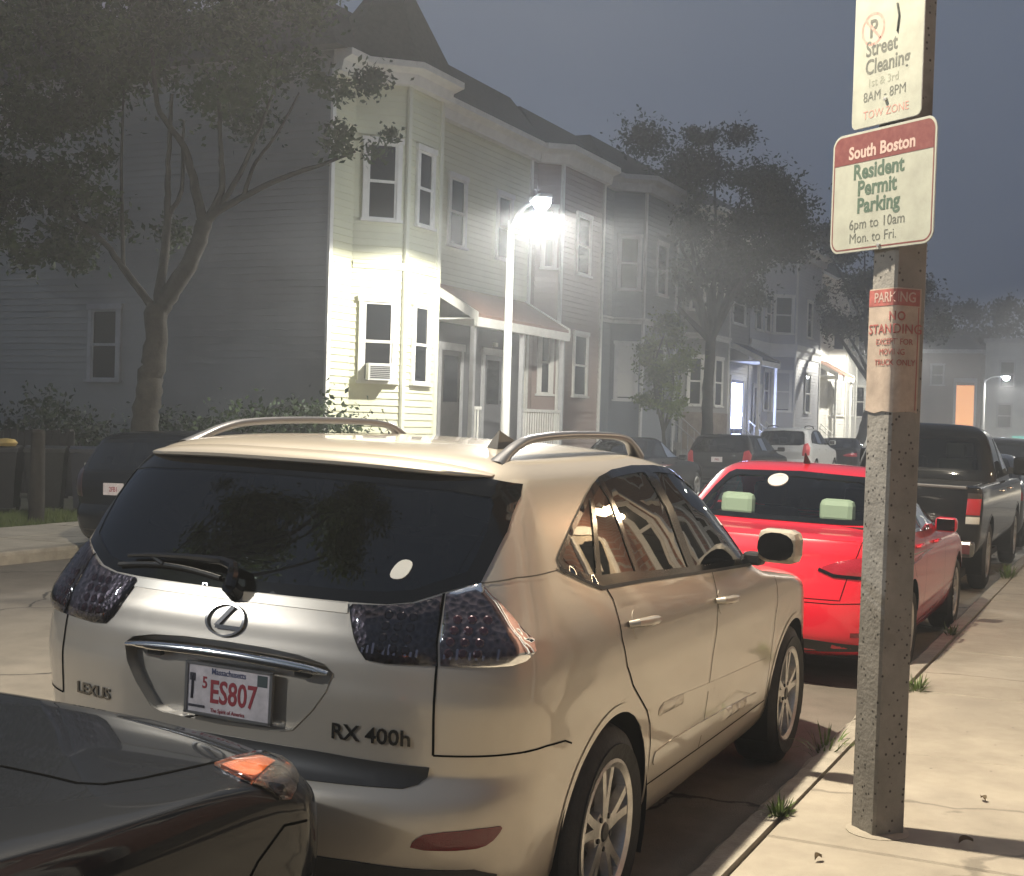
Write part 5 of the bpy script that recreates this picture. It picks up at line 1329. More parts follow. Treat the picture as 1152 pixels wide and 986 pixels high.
def row_house(label, y0, y1, col, bay, doors, zt=9.0, trim=None, roof=M_shingle, hood=None, name='row_house', wins=(), x=XH, found=M_found, xdir=1, bands=(), lowm=None, wall_m=None, floors=((2.45, 4.1), (5.75, 7.3)), blinds=()):
    trim = trim or M_trim; cy = (y0 + y1) / 2
    T = thing(name, label, 'house', (x, cy, 0), group='row houses across the street' if xdir > 0 else None)
    m = wall_m or siding_mat('siding', col)
    g = .02
    S = lambda dx, y: (dx * xdir, y - cy)
    P = [S(0, y0 + g)]
    faces = []
    for (a, b, out) in bay: P += [S(0, a), S(out, a + out * .75), S(out, b - out * .75), S(0, b)]
    P += [S(0, y1 - g)]
    plan_wall(T, P, .75, zt, m)
    plan_wall(T, [(p[0] + .04 * xdir, p[1]) for p in P], .05, .75, found, 'foundation')
    plan_wall(T, [S(0, y0 + g), S(-12, y0 + g), S(-12, y1 - g), S(0, y1 - g)], .05, zt, m, 'party_wall')
    Pm = P if xdir > 0 else P[::-1]
    moulding(T, Pm, zt - .35, zt + .12, .4, trim, 'cornice')
    for (za, zb) in bands: moulding(T, Pm, za, zb, .09, trim, 'band')
    mansard(T, [S(.25, y0 + g), S(.25, y1 - g), S(-12, y1 - g), S(-12, y0 + g)], zt + .125, zt + 1.2, .7, roof)
    fl = xdir < 0
    k = 0
    for (a, b, out) in bay:
        p = [S(0, a), S(out, a + out * .75), S(out, b - out * .75), S(0, b)]
        for p0, p1 in zip(p, p[1:]):
            f = Face(p0, p1, fl)
            wd = min(.85, f.L - .42)
            for (za, zb) in floors: window(T, f, f.L / 2 - wd / 2, f.L / 2 + wd / 2, za, zb, trim, blind=random.Random(k).choice([0, 0, .5, .95]) if f.L > 1 else 0, cas=.085); k += 1
        for (yy, dx) in ((a + out * .75, out), (b - out * .75, out)):
            c = MB(); q = S(dx, yy); c.box(q[0] - .03, q[0] + .03, q[1] - .07, q[1] + .07, .75, zt - .3); c.build('corner_board', trim, T)
        if lowm:
            plan_wall(T, [(q[0] + .03 * xdir, q[1]) for q in p], .1, floors[0][0] - .25, lowm, 'bay_base')
    f = Face(S(0, y0), S(0, y1), fl)
    for (u, w) in wins:
        for (za, zb) in floors: window(T, f, u, u + w, za, zb, trim)
    for (u, w, dm, lit, *full) in doors:
        door_part(T, f, u, u + w, 1.2, 3.55 if full else 3.35, dm, trim, pane_m=lit, full=bool(full))
        stoop(T, y0 - cy + u - .25, y0 - cy + u + w + .25, .002 * xdir, 5, .21, .28, M_found, rail=True, xdir=xdir, rail_m=trim)
        for (za, zb) in floors[1:]: window(T, f, u + .05, u + w - .05, za, zb, trim)
    if hood:
        a, b, out, zh, zl, hm = hood
        shed_hood(T, a - cy, b - cy, 0, out, zh, zl, hm, trim)
        for yy in (a + .1, b - .1):
            p = MB(); p.box(out - .16, out - .06, yy - cy - .05, yy - cy + .05, .1, zl - .26); p.build('porch_post', trim, T)
    return T
M_darkdoor = mat('dark_green_door', (.03, .04, .035), .4)
M_bluelit = mat('lit_doorway', (.6, .65, .9), .4, emit=(.45, .55, 1.0), estr=22.)
row_house('brown house with white trimmed windows just beyond the lit street lamp', 27.2, 31.6, (.27, .20, .17), [(27.45, 31.2, .55)], [], zt=8.8, lowm=None)
row_house('dark blue grey house between the brown house and the small street tree', 31.65, 39.6, (.10, .115, .135), [(33.0, 37.2, .8)], [(6.4, .95, M_door, None)], zt=9.0, trim=M_trim_g, bands=((4.72, 4.9),))
row_house('tan and grey house with stone bay base, dark hood and blue lit doorway', 39.65, 48.3, (.25, .245, .23), [(40.0, 43.6, .7)], [(6.15, 1.7, mat('blue_door', (.10, .11, .2), .4), M_bluelit, True)], zt=9.2, lowm=noise_mat('bay_stone', [(.3, (.16, .13, .10)), (.7, (.26, .22, .18))], 5, 6, .9, .4, 30), hood=(45.4, 48.2, 1.3, 5.0, 4.35, M_shingle), bands=((4.75, 4.95),))
row_house('pale grey house with two storey bay and tall narrow windows past the blue doorway', 48.35, 58.4, (.40, .40, .41), [(51.5, 57.6, .95)], [(.8, .95, M_door, None)], zt=9.4, wins=((2.4, .75),), bands=((4.75, 5.3),))
row_house('bright white house front with brown porch roof behind the leaning street tree', 58.45, 67.4, (.62, .61, .56), [(63.2, 67.0, .8)], [(1.1, .95, M_darkdoor, None)], zt=9.2, hood=(58.8, 62.6, 1.4, 5.1, 4.35, M_porchroof))
row_house('white end house of the row, mostly hidden behind the leaning street tree', 67.45, 79.0, (.55, .55, .52), [(69.0, 73.0, .8)], [(7., .95, M_door, None)], zt=9.0)
# ---------------------------------------------------------------- trees and shrubs
def bark_mat(name, c1, c2): return noise_mat(name, [(.3, c1), (.7, c2)], 6, 8, .95, .9, 26)
M_bark = bark_mat('bark', (.022, .020, .015), (.06, .054, .042)); M_bark_d = bark_mat('dark_bark', (.02, .018, .015), (.045, .04, .033))
def leaf_mat(name, col, var=.5):
    m = bpy.data.materials.new(name); m.use_nodes = True; nt = m.node_tree; N = nt.nodes; L = nt.links; b = N['Principled BSDF']
    at = N.new('ShaderNodeAttribute'); at.attribute_name = 'tone'
    mx = N.new('ShaderNodeMix'); mx.data_type = 'RGBA'; mx.inputs[6].default_value = (*[c * (1 - var) for c in col], 1); mx.inputs[7].default_value = (col[0] * (1 + var * 1.2), col[1] * (1 + var), col[2] * (1 + var * .3), 1)
    L.new(at.outputs['Fac'], mx.inputs[0]); L.new(mx.outputs[2], b.inputs['Base Color']); b.inputs['Roughness'].default_value = .55; b.inputs['Specular IOR Level'].default_value = .35
    tl = N.new('ShaderNodeBsdfTranslucent'); L.new(mx.outputs[2], tl.inputs[0]); ms = N.new('ShaderNodeMixShader'); ms.inputs[0].default_value = .3
    L.new(b.outputs[0], ms.inputs[1]); L.new(tl.outputs[0], ms.inputs[2]); L.new(ms.outputs[0], N['Material Output'].inputs[0])
    return m
def leaves(name, clumps, count, size, m, parent, seed=1, squash=.75, shell=.45):
    """clumps: (x, y, z, r); count leaves over all clumps, small bent quads"""
    rg = np.random.default_rng(seed); C = np.array(clumps, float); w = C[:, 3] ** 2.2; idx = rg.choice(len(C), count, p=w / w.sum())
    d = rg.normal(size=(count, 3)); d /= np.linalg.norm(d, axis=1)[:, None]; r = (shell + (1 - shell) * rg.random(count)) * rg.random(count) ** .35
    sub = rg.normal(size=(count, 3)) * .10
    gs = rg.normal(size=(count, 3)) * .52; soft = rg.random(count) < .62
    c = C[idx, :3] + np.where(soft[:, None], gs, d * r[:, None] + sub) * C[idx, 3][:, None] * np.array([1, 1, squash])
    # leaves gather on twigs: pull towards random twig points
    tw = c[rg.integers(0, count, count // 14)]
    k = rg.integers(0, len(tw), count); near = np.linalg.norm(tw[k] - c, axis=1) < C[idx, 3] * .6
    c = np.where(near[:, None], c * .62 + tw[k] * .38, c)
    nrm = rg.normal(size=(count, 3)) + np.array([0, 0, .6]); nrm /= np.linalg.norm(nrm, axis=1)[:, None]
    t = rg.normal(size=(count, 3)); t -= nrm * (t * nrm).sum(1)[:, None]; t /= np.linalg.norm(t, axis=1)[:, None]; b = np.cross(nrm, t)
    s = size * (.6 + .8 * rg.random(count))[:, None]
    V = np.empty((count * 4, 3)); V[0::4] = c - t * s; V[1::4] = c + b * s * .5 - nrm * s * .15; V[2::4] = c + t * s; V[3::4] = c - b * s * .5 - nrm * s * .15
    me = bpy.data.meshes.new(name); me.vertices.add(count * 4); me.vertices.foreach_set('co', V.ravel()); me.loops.add(count * 4); me.loops.foreach_set('vertex_index', np.arange(count * 4))
    me.polygons.add(count); me.polygons.foreach_set('loop_start', np.arange(count) * 4); me.polygons.foreach_set('loop_total', np.full(count, 4)); me.update(calc_edges=True)
    a = me.attributes.new('tone', 'FLOAT', 'POINT'); tone = np.clip(rg.normal(.45, .25, count) + rg.normal(0, .25, len(C))[idx], 0, 1); a.data.foreach_set('value', np.repeat(tone, 4))
    me.materials.append(m); o = bpy.data.objects.new(name, me); return link(o, parent)
def branches(name, lines, m, parent):
    """lines: (points, r0, r1); points are bent a little between nodes"""
    mb = MB(); rnd = random.Random(5)
    for (P, r0, r1) in lines:
        P = [np.array(p, float) for p in P]; k = np.linspace(0, len(P) - 1, max(6, len(P) * 5))
        Q = [np.array([pchip(range(len(P)), [p[c] for p in P], [t])[0] for c in range(3)]) for t in k]
        Q = [q + (np.array([rnd.uniform(-1, 1), rnd.uniform(-1, 1), 0]) * (r0 * .12) if 0 < i < len(Q) - 1 else 0) for i, q in enumerate(Q)]
        mb.tube(Q, [(r0 + (r1 - r0) * (i / (len(Q) - 1)) ** .8) * (1 + rnd.uniform(-.06, .06)) for i in range(len(Q))], 10)
    return mb.build(name, m, parent, ang=80)
def tree(name, label, loc, lines, clumps, count, size, lm, bm, group=None, seed=1, squash=.75):
    T = thing(name, label, 'tree', loc, group=group); o = np.array(loc)
    branches('trunk', [([np.array(p) - o for p in P], a, b) for P, a, b in lines], bm, T)
    leaves('crown', [(c[0] - o[0], c[1] - o[1], c[2] - o[2], c[3]) for c in clumps], count, size, lm, T, seed, squash)
    return T
ML1 = leaf_mat('leaf_green', (.036, .062, .022)); ML2 = leaf_mat('leaf_dark', (.022, .036, .018)); ML3 = leaf_mat('leaf_bright', (.075, .11, .035)); ML4 = leaf_mat('leaf_far', (.030, .040, .030))
rt = random.Random(11)
# the big street tree across the road, in front of the near house's side wall
trunk = [((-11.40, 11.82, .0), (-11.37, 11.85, 1.38), (-11.32, 11.88, 2.03), (-11.28, 11.91, 2.57), (-11.24, 11.94, 3.33))]
big = [(trunk[0], .235, .17),
 (((-11.24, 11.94, 3.25), (-11.05, 12.03, 3.59), (-10.73, 12.2, 4.26), (-10.65, 12.24, 4.65)), .15, .12),
 (((-10.65, 12.24, 4.6), (-10.85, 12.16, 5.41), (-10.95, 12.11, 5.77), (-11.35, 11.93, 6.43), (-11.46, 11.89, 7.3)), .085, .03),
 (((-10.65, 12.24, 4.6), (-10.49, 12.32, 4.79), (-10.11, 12.5, 5.05), (-9.52, 12.79, 5.39), (-9.01, 13.04, 5.6), (-8.58, 13.24, 5.8)), .08, .02),
 (((-10.62, 12.26, 4.65), (-10.41, 12.36, 5.23), (-10.46, 12.35, 5.88), (-10.52, 12.33, 6.9)), .07, .025),
 (((-10.49, 12.32, 4.79), (-10.16, 12.48, 5.43), (-9.97, 12.58, 5.95), (-9.71, 12.71, 6.8)), .055, .02),
 (((-10.11, 12.5, 5.05), (-9.85, 12.4, 5.5), (-9.5, 12.5, 6.0), (-9.2, 12.6, 6.6)), .04, .015),
 (((-11.24, 11.94, 3.25), (-11.21, 11.96, 3.78), (-11.15, 12.0, 4.73), (-11.17, 12.0, 5.4), (-11.15, 12.02, 6.6)), .10, .03),
 (((-11.15, 12.0, 4.7), (-10.97, 12.1, 5.21), (-10.98, 12.1, 6.2)), .05, .02),
 (((-11.24, 11.94, 3.2), (-11.43, 11.85, 3.46), (-11.74, 11.71, 3.9), (-12.01, 11.59, 4.27), (-12.37, 11.42, 4.59), (-12.95, 11.25, 5.0)), .075, .03),
 (((-11.74, 11.71, 3.88), (-11.8, 11.7, 4.88), (-11.83, 11.7, 5.74), (-11.83, 11.71, 6.51), (-11.71, 11.77, 7.4)), .035, .012)]
cl = []
for (px, py, pz, r, n) in [(-13.2, 11.0, 5.0, .75, 5), (-12.9, 11.3, 4.3, .5, 4), (-12.3, 11.5, 4.7, .55, 4), (-13.6, 10.7, 6.0, .9, 5), (-12.6, 11.4, 6.8, .9, 5), (-13.9, 10.6, 5.2, 1.0, 6), (-13.4, 10.9, 6.9, 1.0, 6), (-12.6, 11.4, 5.6, .7, 4), (-14.2, 10.4, 7.2, 1.1, 6), (-12.2, 11.6, 7.7, 1., 5), (-11.3, 12.0, 8.2, 1., 5), (-10.0, 12.5, 7.9, .9, 5), (-13.6, 10.8, 4.2, .6, 4), (-14.4, 10.3, 5.9, .9, 5), (-11.8, 11.9, 7.3, .9, 5), (-11.0, 12.2, 7.5, .8, 5), (-10.2, 12.5, 7.3, .75, 4), (-9.5, 12.8, 6.9, .6, 4), (-8.9, 13.0, 6.5, .5, 3), (-8.6, 13.2, 6.0, .4, 3), (-10.6, 12.3, 8.3, .9, 4), (-12., 11.6, 8.4, 1., 4), (-13.4, 10.8, 7.8, 1., 4), (-9.4, 12.8, 7.9, .7, 3)]:
    for i in range(n): cl.append((px + rt.gauss(0, r * .6), py + rt.gauss(0, 1.0), pz + rt.gauss(0, r * .5), r * rt.uniform(.4, .75)))
tree('street_tree', 'tall forking street tree beside the side wall of the cream corner house', (-11.40, 11.82, .1), big, cl, 58000, .058, ML1, M_bark, seed=3)
# tree behind the lamp: big crown above the grey houses
def simple_tree(label, base, h, top_r, spec, count, size, lm, seed, lean=(0, 0), tr=.16, fork=None, group='street trees further along'):
    rr = random.Random(seed); b = np.array(base); L = []
    fz = fork or h * .32; f = b + np.array([lean[0], lean[1], fz]); L.append(([b, b + (f - b) * .5 + np.array([rr.uniform(-.06, .06), 0, 0]), f], tr, tr * .75)); clm = []
    for (dx, dy, z, r) in spec:
        tip = b + np.array([dx, dy, z]); mid = f * .55 + tip * .45 + np.array([rr.uniform(-.3, .3), rr.uniform(-.3, .3), .2]); L.append(([f - (0, 0, .1), mid, tip], tr * .55, .02))
        for i in range(4): clm.append((*(tip + np.array([rr.gauss(0, r * .45), rr.gauss(0, r * .45), rr.gauss(0, r * .35)])), r * rr.uniform(.45, .8)))
    return tree('street_tree', label, tuple(base), L, clm, count, size, lm, M_bark_d, group, seed)
simple_tree('large rounded tree rising above the grey row houses behind the lamp post', (-9.95, 36.4, .1), 11.5, 3, [(-1.9, .4, 8.6, 1.3), (-2.8, .6, 8.2, 1.1), (-3.2, .2, 7.2, .9), (2.6, .4, 8.6, 1.), (-.9, -.3, 9.8, 1.1), (-.2, .2, 10.7, .8), (.9, .3, 9.4, 1.1), (1.8, .2, 8.2, 1.2), (2.2, 0, 7.1, .9), (-2.3, 0, 7.3, 1.0), (-.6, 0, 7.3, 1.2), (.6, .2, 7.3, 1.2), (-1.3, .5, 6.4, .8), (1.0, .2, 6.1, .8)], 42000, .075, ML2, 21, tr=.2, fork=4.4)
simple_tree('small low street tree with loose foliage in front of the dark blue grey house', (-9.3, 30.2, .1), 4.8, 1, [(0, 0, 4.3, .45), (-.35, 0, 3.5, .55), (.4, .1, 3.3, .55), (-.1, .2, 2.7, .6), (.3, -.1, 2.2, .4), (-.45, .1, 2.4, .4), (0, 0, 3.9, .4)], 5200, .06, ML3, 22, tr=.06, fork=1.5)
simple_tree('leaning double trunk street tree in front of the bright white house', (-9.5, 57.0, .1), 10.5, 2, [(-1.5, .3, 10.0, 1.3), (.2, .3, 10.6, 1.3), (1.6, .3, 9.6, 1.2), (-2.2, 0, 8.0, 1.2), (.1, 0, 8.2, 1.4), (1.9, .2, 7.4, 1.2), (-.9, .2, 6.6, 1.), (1.2, 0, 5.8, .9), (2.3, 0, 8.6, 1.0)], 22000, .085, ML2, 23, lean=(.9, .3), tr=.24, fork=3.6)
simple_tree('slim dark tree beyond the leaning double trunk tree', (-9.4, 66.5, .1), 9.5, 2, [(-.6, .3, 9.4, 1.1), (.9, .3, 8.6, 1.2), (1.4, .2, 7.2, 1.1), (-1., .2, 7.4, 1.2), (.3, .2, 6.2, 1.2)], 9000, .11, ML2, 24, lean=(-.5, 0), tr=.2, fork=3.4)
for i, (x, y, h, lab) in enumerate([(-17, 113, 14.2, 'dark tree with pointed top far beyond the brown building'), (-12.6, 111, 12.6, 'dark round tree far beyond the brown building and left of the white one'), (-7, 114, 12.8, 'wide dark tree looming over the far white building'), (-2.2, 112, 15.2, 'tallest dark tree beyond the far white building at the picture edge'), (-20, 106, 13.5, 'dark tree far behind the sign pole, left of the brown building')]):
    simple_tree(lab, (x, y, 0), h, 3, [(-2.4, 0, h * .75, 2.), (-.8, .5, h * .92, 1.6), (1.2, .2, h * .9, 1.7), (2.6, 0, h * .72, 2.), (0, 0, h * .68, 2.2), (-2., 0, h * .5, 1.9), (2., 0, h * .5, 1.9), (0, 0, h * .42, 2.)], 7000, .2, ML4, 40 + i, tr=.3, group='trees at the end of the street')
def shrub(name, label, loc, rx, ry, h, n, size, lm, seed, group=None):
    rr = random.Random(seed); T = thing(name, label, 'shrub', loc, group=group)
    cl = [(rr.uniform(-rx, rx), rr.uniform(-ry, ry), h * rr.uniform(.25, .8), h * rr.uniform(.22, .38)) for i in range(16)]
    leaves('foliage', cl, n, size, lm, T, seed); branches('stem', [([(0, 0, 0), (rr.uniform(-.1, .1), 0, h * .4), (c[0] * .8, c[1] * .8, c[2])], .03, .008) for c in cl[:6]], M_bark_d, T); return T
shrub('shrub', 'bright leafy shrub at the corner board of the cream house', (-11.75, 17.1, .1), .6, .3, 1.95, 2400, .06, ML1, 51, 'shrubs along the side wall')
shrub('shrub', 'dark shrub along the side wall next to the bright corner shrub', (-13.0, 17.0, .1), .9, .35, 1.95, 3000, .06, ML1, 52, 'shrubs along the side wall')
shrub('shrub', 'dark hedge shrub right of the big street tree trunk', (-14.6, 16.8, .1), 1.0, .4, 1.8, 2600, .06, ML2, 53, 'shrubs along the side wall')
shrub('shrub', 'dark overgrown shrub under the lone side wall window', (-17.2, 15.6, .1), 1.5, .5, 2.1, 3400, .06, ML2, 54, 'shrubs along the side wall')
shrub('shrub', 'dark overgrown shrub behind the refuse bins', (-19.5, 14.8, .1), 1.5, .5, 2.3, 3000, .06, ML2, 55, 'shrubs along the side wall')
# lit grass strip beyond the far pavement
def grass():
    rg = np.random.default_rng(9); n = 16000; x = rg.uniform(-12.7, -11.1, n); y = rg.uniform(4, 11.3, n); h = rg.uniform(.04, .13, n); a = rg.uniform(0, 6.28, n); w = .006
    V = np.empty((n * 3, 3)); V[0::3] = np.c_[x - np.cos(a) * w, y - np.sin(a) * w, np.full(n, .10)]; V[1::3] = np.c_[x + np.cos(a) * w, y + np.sin(a) * w, np.full(n, .10)]; V[2::3] = np.c_[x + rg.normal(0, .03, n), y + rg.normal(0, .03, n), .10 + h]
    me = bpy.data.meshes.new('grass'); me.from_pydata(V.tolist(), [], [(3 * i, 3 * i + 1, 3 * i + 2) for i in range(n)]); me.materials.append(mat('grass_blade', (.10, .13, .03), .6, var=.4, var_scale=3)); o = link(bpy.data.objects.new('grass', me)); o['kind'] = 'stuff'; o['label'] = 'strip of short grass behind the far pavement'; o['category'] = 'grass'
grass()
# ---------------------------------------------------------------- street furniture
M_galv = mat('galvanised', (.50, .50, .49), .38, metal=.7, var=.15, var_scale=8)
M_lampgrey = mat('lamp_pole_paint', (.52, .52, .50), .45)
M_led = mat('lamp_glass', (1, 1, 1), .3, emit=(.86, .93, 1.0), estr=140.)
M_led_w = mat('lamp_glass_warm', (1, 1, 1), .3, emit=(1.0, .88, .68), estr=120.)
def lamp_spot(name, loc, power, col, parent, size=168., blend=.12, rad=.09, aim=(0, 0, -1)):
    l = bpy.data.lights.new(name, 'SPOT'); l.energy = power; l.color = col; l.spot_size = R(size); l.spot_blend = blend; l.shadow_soft_size = rad
    o = bpy.data.objects.new(name, l); o.location = loc; o.rotation_euler = Vector((0, 0, -1)).rotation_difference(Vector(aim)).to_euler(); link(o, parent); return o
def lamp_glow(name, loc, power, col, parent, rad=.12):
    l = bpy.data.lights.new(name, 'POINT'); l.energy = power; l.color = col; l.shadow_soft_size = rad
    o = bpy.data.objects.new(name, l); o.location = loc; link(o, parent); return o
def street_lamp(label, base, height, arm, head_rot, power, col, led, glow=0., spot=168., group='street lamps', bowl=.11):
    """tapered pole, upswept arm along (dx, dy), flat LED head"""
    T = thing('street_lamp', label, 'street lamp', base, group=group); h = height - base[2]
    p = MB(); p.tube([(0, 0, 0), (0, 0, .5), (0, 0, h * .6), (0, 0, h - .15)], [.105, .095, .08, .062], 14); p.build('pole', M_lampgrey, T)
    b = MB(); b.lathe([(.16, 0), (.16, .06), (.12, .10), (.12, .42), (.10, .46)], axis='z', n=16); b.build('pole_base', M_lampgrey, T)
    d = np.array([arm[0], arm[1], 0.]); L = np.linalg.norm(d); u = d / L
    a = MB(); a.tube([(0, 0, h - .35), (*(u[:2] * L * .25), h - .12), (*(u[:2] * L * .6), h + .0), (*(d[:2]), h + .02)], [.045, .04, .036, .034], 10); a.build('arm', M_lampgrey, T)
    e = bpy.data.objects.new('lamp_head', None); e.location = (d[0], d[1], h + .02); e.rotation_euler = (0, 0, math.atan2(u[1], u[0])); e.empty_display_size = .1; link(e, T)
    s = MB(); s.box(-.05, .62, -.13, .13, -.035, .055, bev=.03); s.build('housing', M_lampgrey, e, ang=60)
    g = MB(); rb = bowl  # glowing bowl added under the flat head for the lamp's bloom
    g.lathe([(.001, -.04 - rb * 1.1), (rb * .45, -.04 - rb * 1.0), (rb * .78, -.04 - rb * .72), (rb * .96, -.04 - rb * .35), (rb, -.04 - rb * .1), (rb * .9, -.036)], c=(.35, 0, 0), axis='z', n=24); g.build('lamp_lens', led, e)
    if power: lamp_spot('lamp_light', (.35, 0, -.06 - bowl * 1.15), power, col, e, size=spot)
    if glow: lamp_glow('added_glow', (.35, 0, -.06 - bowl * 1.2), glow, GLOWC, e)  # extra point light added for glow above the head and on leaves
    return T
COOL = (1.0, .96, .86); GLOWC = (.82, .90, 1.0); WARM = (1.0, .885, .70)
street_lamp('lit street lamp on a slim pale pole in front of the cream corner house', (-8.98, 19.65, .13), 5.85, (1.02, -1.08), 0, LAMP1, COOL, M_led, glow=GLOW1, bowl=.17)
street_lamp('distant lit street lamp before the white building at the end of the street', (-6.4, 80.9, .13), 5.2, (.9, -.1), 0, 1300., COOL, M_led, bowl=.2)
street_lamp('street lamp on the near pavement ahead of the parked pickup', (4.2, 38., .13), 6.5, (-1.0, 0.), 0, 5000., COOL, M_led_w)
street_lamp('street lamp standing behind the leaning tree by the bright white house', (-9.0, 60.6, .13), 6.3, (.3, .1), 0, 3600., COOL, M_led, bowl=.1)
street_lamp('street lamp at the back of the near pavement, its long arm over the parked cars', (4.2, 1.0, .13), 6.6, (-4.35, 0.), 0, LAMP2, WARM, M_led_w, spot=160.)
street_lamp('street lamp on the far pavement behind the viewpoint', (-9.2, -9.5, .13), 6.9, (1.4, 0.), 0, LAMP3, WARM, M_led_w, glow=2200., spot=165.)  # glow added so the tree's leaves show in the rear glass

# ---- sign pole: weathered square steel post set cornerwise
M_post = noise_mat('weathered_post', [(.3, (.155, .148, .136)), (.72, (.255, .243, .222))], 5, 8, .7, .35, 60, spots=(34, .22, (.012, .010, .009), .92), stains=(3., .58, (.05, .042, .035), .6))
M_sign = mat('sign_face', (.36, .37, .31), .5, var=.10, var_scale=9, col2=(.28, .285, .24))
M_sign_b = mat('sign_back', (.40, .40, .39), .5, metal=.5)
M_ink = mat('sign_green_ink', (.035, .075, .055), .6, var=.35, var_scale=60, col2=(.09, .125, .09))
M_ink_g = mat('sign_grey_ink', (.06, .065, .058), .6, var=.35, var_scale=60, col2=(.14, .145, .12))
M_ink_f = mat('sign_faded_ink', (.24, .25, .20), .6)
M_ink_r = mat('sign_red_ink', (.34, .13, .11), .6, var=.4, var_scale=40, col2=(.46, .30, .25))
M_maroon = mat('sign_maroon', (.12, .028, .030), .5, var=.3, var_scale=40, col2=(.17, .055, .05))
M_pale = mat('sign_pale_ink', (.42, .31, .27), .5)
POLE = Vector((1.605, 1.235, .13))
PT = thing('sign_pole', 'weathered square grey post covered in rust specks, standing near the kerb', 'pole', POLE)
PT.rotation_euler = (R(.25), R(.45), 0)
POLE_R = PT.rotation_euler.to_matrix()
def on_pole(z, dx=0., dy=0.): return tuple(POLE + POLE_R @ Vector((dx, dy, z - .13)))
POLE_YAW = R(47.6)
def pole():
    m = MB(); hw = .076; c, s = math.cos(POLE_YAW), math.sin(POLE_YAW); sec = []
    b = .010
    for (x, y) in ((-hw, -hw + b), (-hw + b, -hw), (hw - b, -hw), (hw, -hw + b), (hw, hw - b), (hw - b, hw), (-hw + b, hw), (-hw, hw - b)): sec.append((x * c - y * s, x * s + y * c))
    V = []; F = []; zs = np.linspace(-.1, 4.2, 44)
    for z in zs: V += [(x, y, z) for x, y in sec]
    for i in range(len(zs) - 1):
        for j in range(8): F.append((i * 8 + j, i * 8 + (j + 1) % 8, i * 8 + 8 + (j + 1) % 8, i * 8 + 8 + j))
    F.append(tuple(range(8))[::-1]); F.append(tuple(len(V) - 8 + j for j in range(8))); m.add(V, F); m.build('post', M_post, PT)
    g = MB(); g.lathe([(.115, -.02), (.125, .004), (.10, .012), (.08, .013)], axis='z', n=18); g.build('footing', M_conc, PT)
pole()

# ---- signs bolted to the street-facing side of the post
def flat_text(rows, parent):
    for (txt, x, z, size, bold, mm, sx, rot, o) in rows:
        V, F = text_mesh(txt, size, .0001, bold); c, s_ = math.cos(rot), math.sin(rot)
        pts_obj('lettering', [(x + (v[0] * sx) * c - v[1] * s_, -o - v[2], z + v[0] * sx * s_ + v[1] * c) for v in V], F, mm, parent)
def rounded(w, h, r, k=6):
    P = []
    for (cx, cz, a) in ((w / 2 - r, h / 2 - r, 0), (-w / 2 + r, h / 2 - r, 90), (-w / 2 + r, -h / 2 + r, 180), (w / 2 - r, -h / 2 + r, 270)): P += circle((cx, cz), r, k, a, a + 90)
    return P
SIGN_N = R(-126.5)
def sign(name, label, w, h, r, z, off, face_m, lean=(0, 0)):
    nx, ny = math.cos(SIGN_N), math.sin(SIGN_N)
    T = thing(name, label, 'sign', on_pole(z, nx * off - .012, ny * off), rot=(R(.25), R(.45), SIGN_N + R(90)))
    m = MB(); m.prism(rounded(w, h, r), 'y', 0, .003); m.build('panel', M_sign_b, T)
    m = MB(); m.prism(rounded(w - .004, h - .004, r - .002), 'y', -.0008, -.0001); m.build('face', face_m, T)
    return T
S1 = sign('parking_sign', 'white and maroon permit parking sign, the wider and lower metal sign on the post', .575, .485, .055, 2.700, .098, M_sign)
def band(T, P, m, o, name, P2=None):
    mb = MB()
    if P2 is None: mb.prism(P, 'y', -o - .0006, -o)
    else:
        n = len(P); V = [(p[0], -o, p[1]) for p in P] + [(p[0], -o, p[1]) for p in P2]; mb.add(V, [(i, (i + 1) % n, n + (i + 1) % n, n + i) for i in range(n)])
    return mb.build(name, m, T)
band(S1, rounded(.555, .465, .045), M_maroon, .0012, 'border', rounded(.543, .453, .040))
hd = [p for p in rounded(.543, .453, .040)]
hd = [(-.2715, .118), (.2715, .118), (.2715, .1865)] + [p for p in rounded(.543, .453, .040) if p[1] > .186] + [(-.2715, .1865)]
band(S1, hd, M_maroon, .0010, 'header')
flat_text([('South Boston', -.005, .158, .070, .0022, M_pale, .96, 0, .0022), ('Resident', -.02, .078, .084, .0026, M_ink, .96, 0, .0014), ('Permit', -.025, .010, .084, .0026, M_ink, .96, 0, .0014),
    ('Parking', -.015, -.060, .084, .0026, M_ink, .96, 0, .0014), ('6pm to 10am', -.02, -.132, .058, .0003, M_ink_g, 1.0, 0, .0014), ('Mon. to Fri.', -.04, -.188, .056, 0, M_ink_g, 1.0, 0, .0014)], S1)
def bolts(T, zs):
    b = MB()
    for z in zs: b.lathe([(.001, -.010), (.008, -.009), (.009, -.001)], c=(0, 0, z), axis='y', n=10)
    b.build('bolt', M_galv, T)
bolts(S1, (-.225,)); 
S2 = sign('street_sign', 'narrow faded white street cleaning sign, the upper metal sign on the post', .385, .62, .03, 3.265, .092, M_sign)
bolts(S2, (-.215,))
flat_text([('Street', -.035, .0, .084, .0016, M_ink_g, .84, 0, .0014), ('Cleaning', .0, -.072, .084, .0016, M_ink_g, .84, 0, .0014), ('1st & 3rd', -.02, -.135, .046, 0, M_ink_f, 1, 0, .0014), ('8AM - 8PM', -.01, -.190, .056, 0, M_ink_g, .92, 0, .0014), ('TOW ZONE', 0, -.262, .046, 0, M_ink_r, 1., 0, .0014)], S2)
band(S2, circle((-.085, .080), .066, 36), M_ink_r, .0012, 'no_parking_ring', circle((-.085, .080), .055, 36))
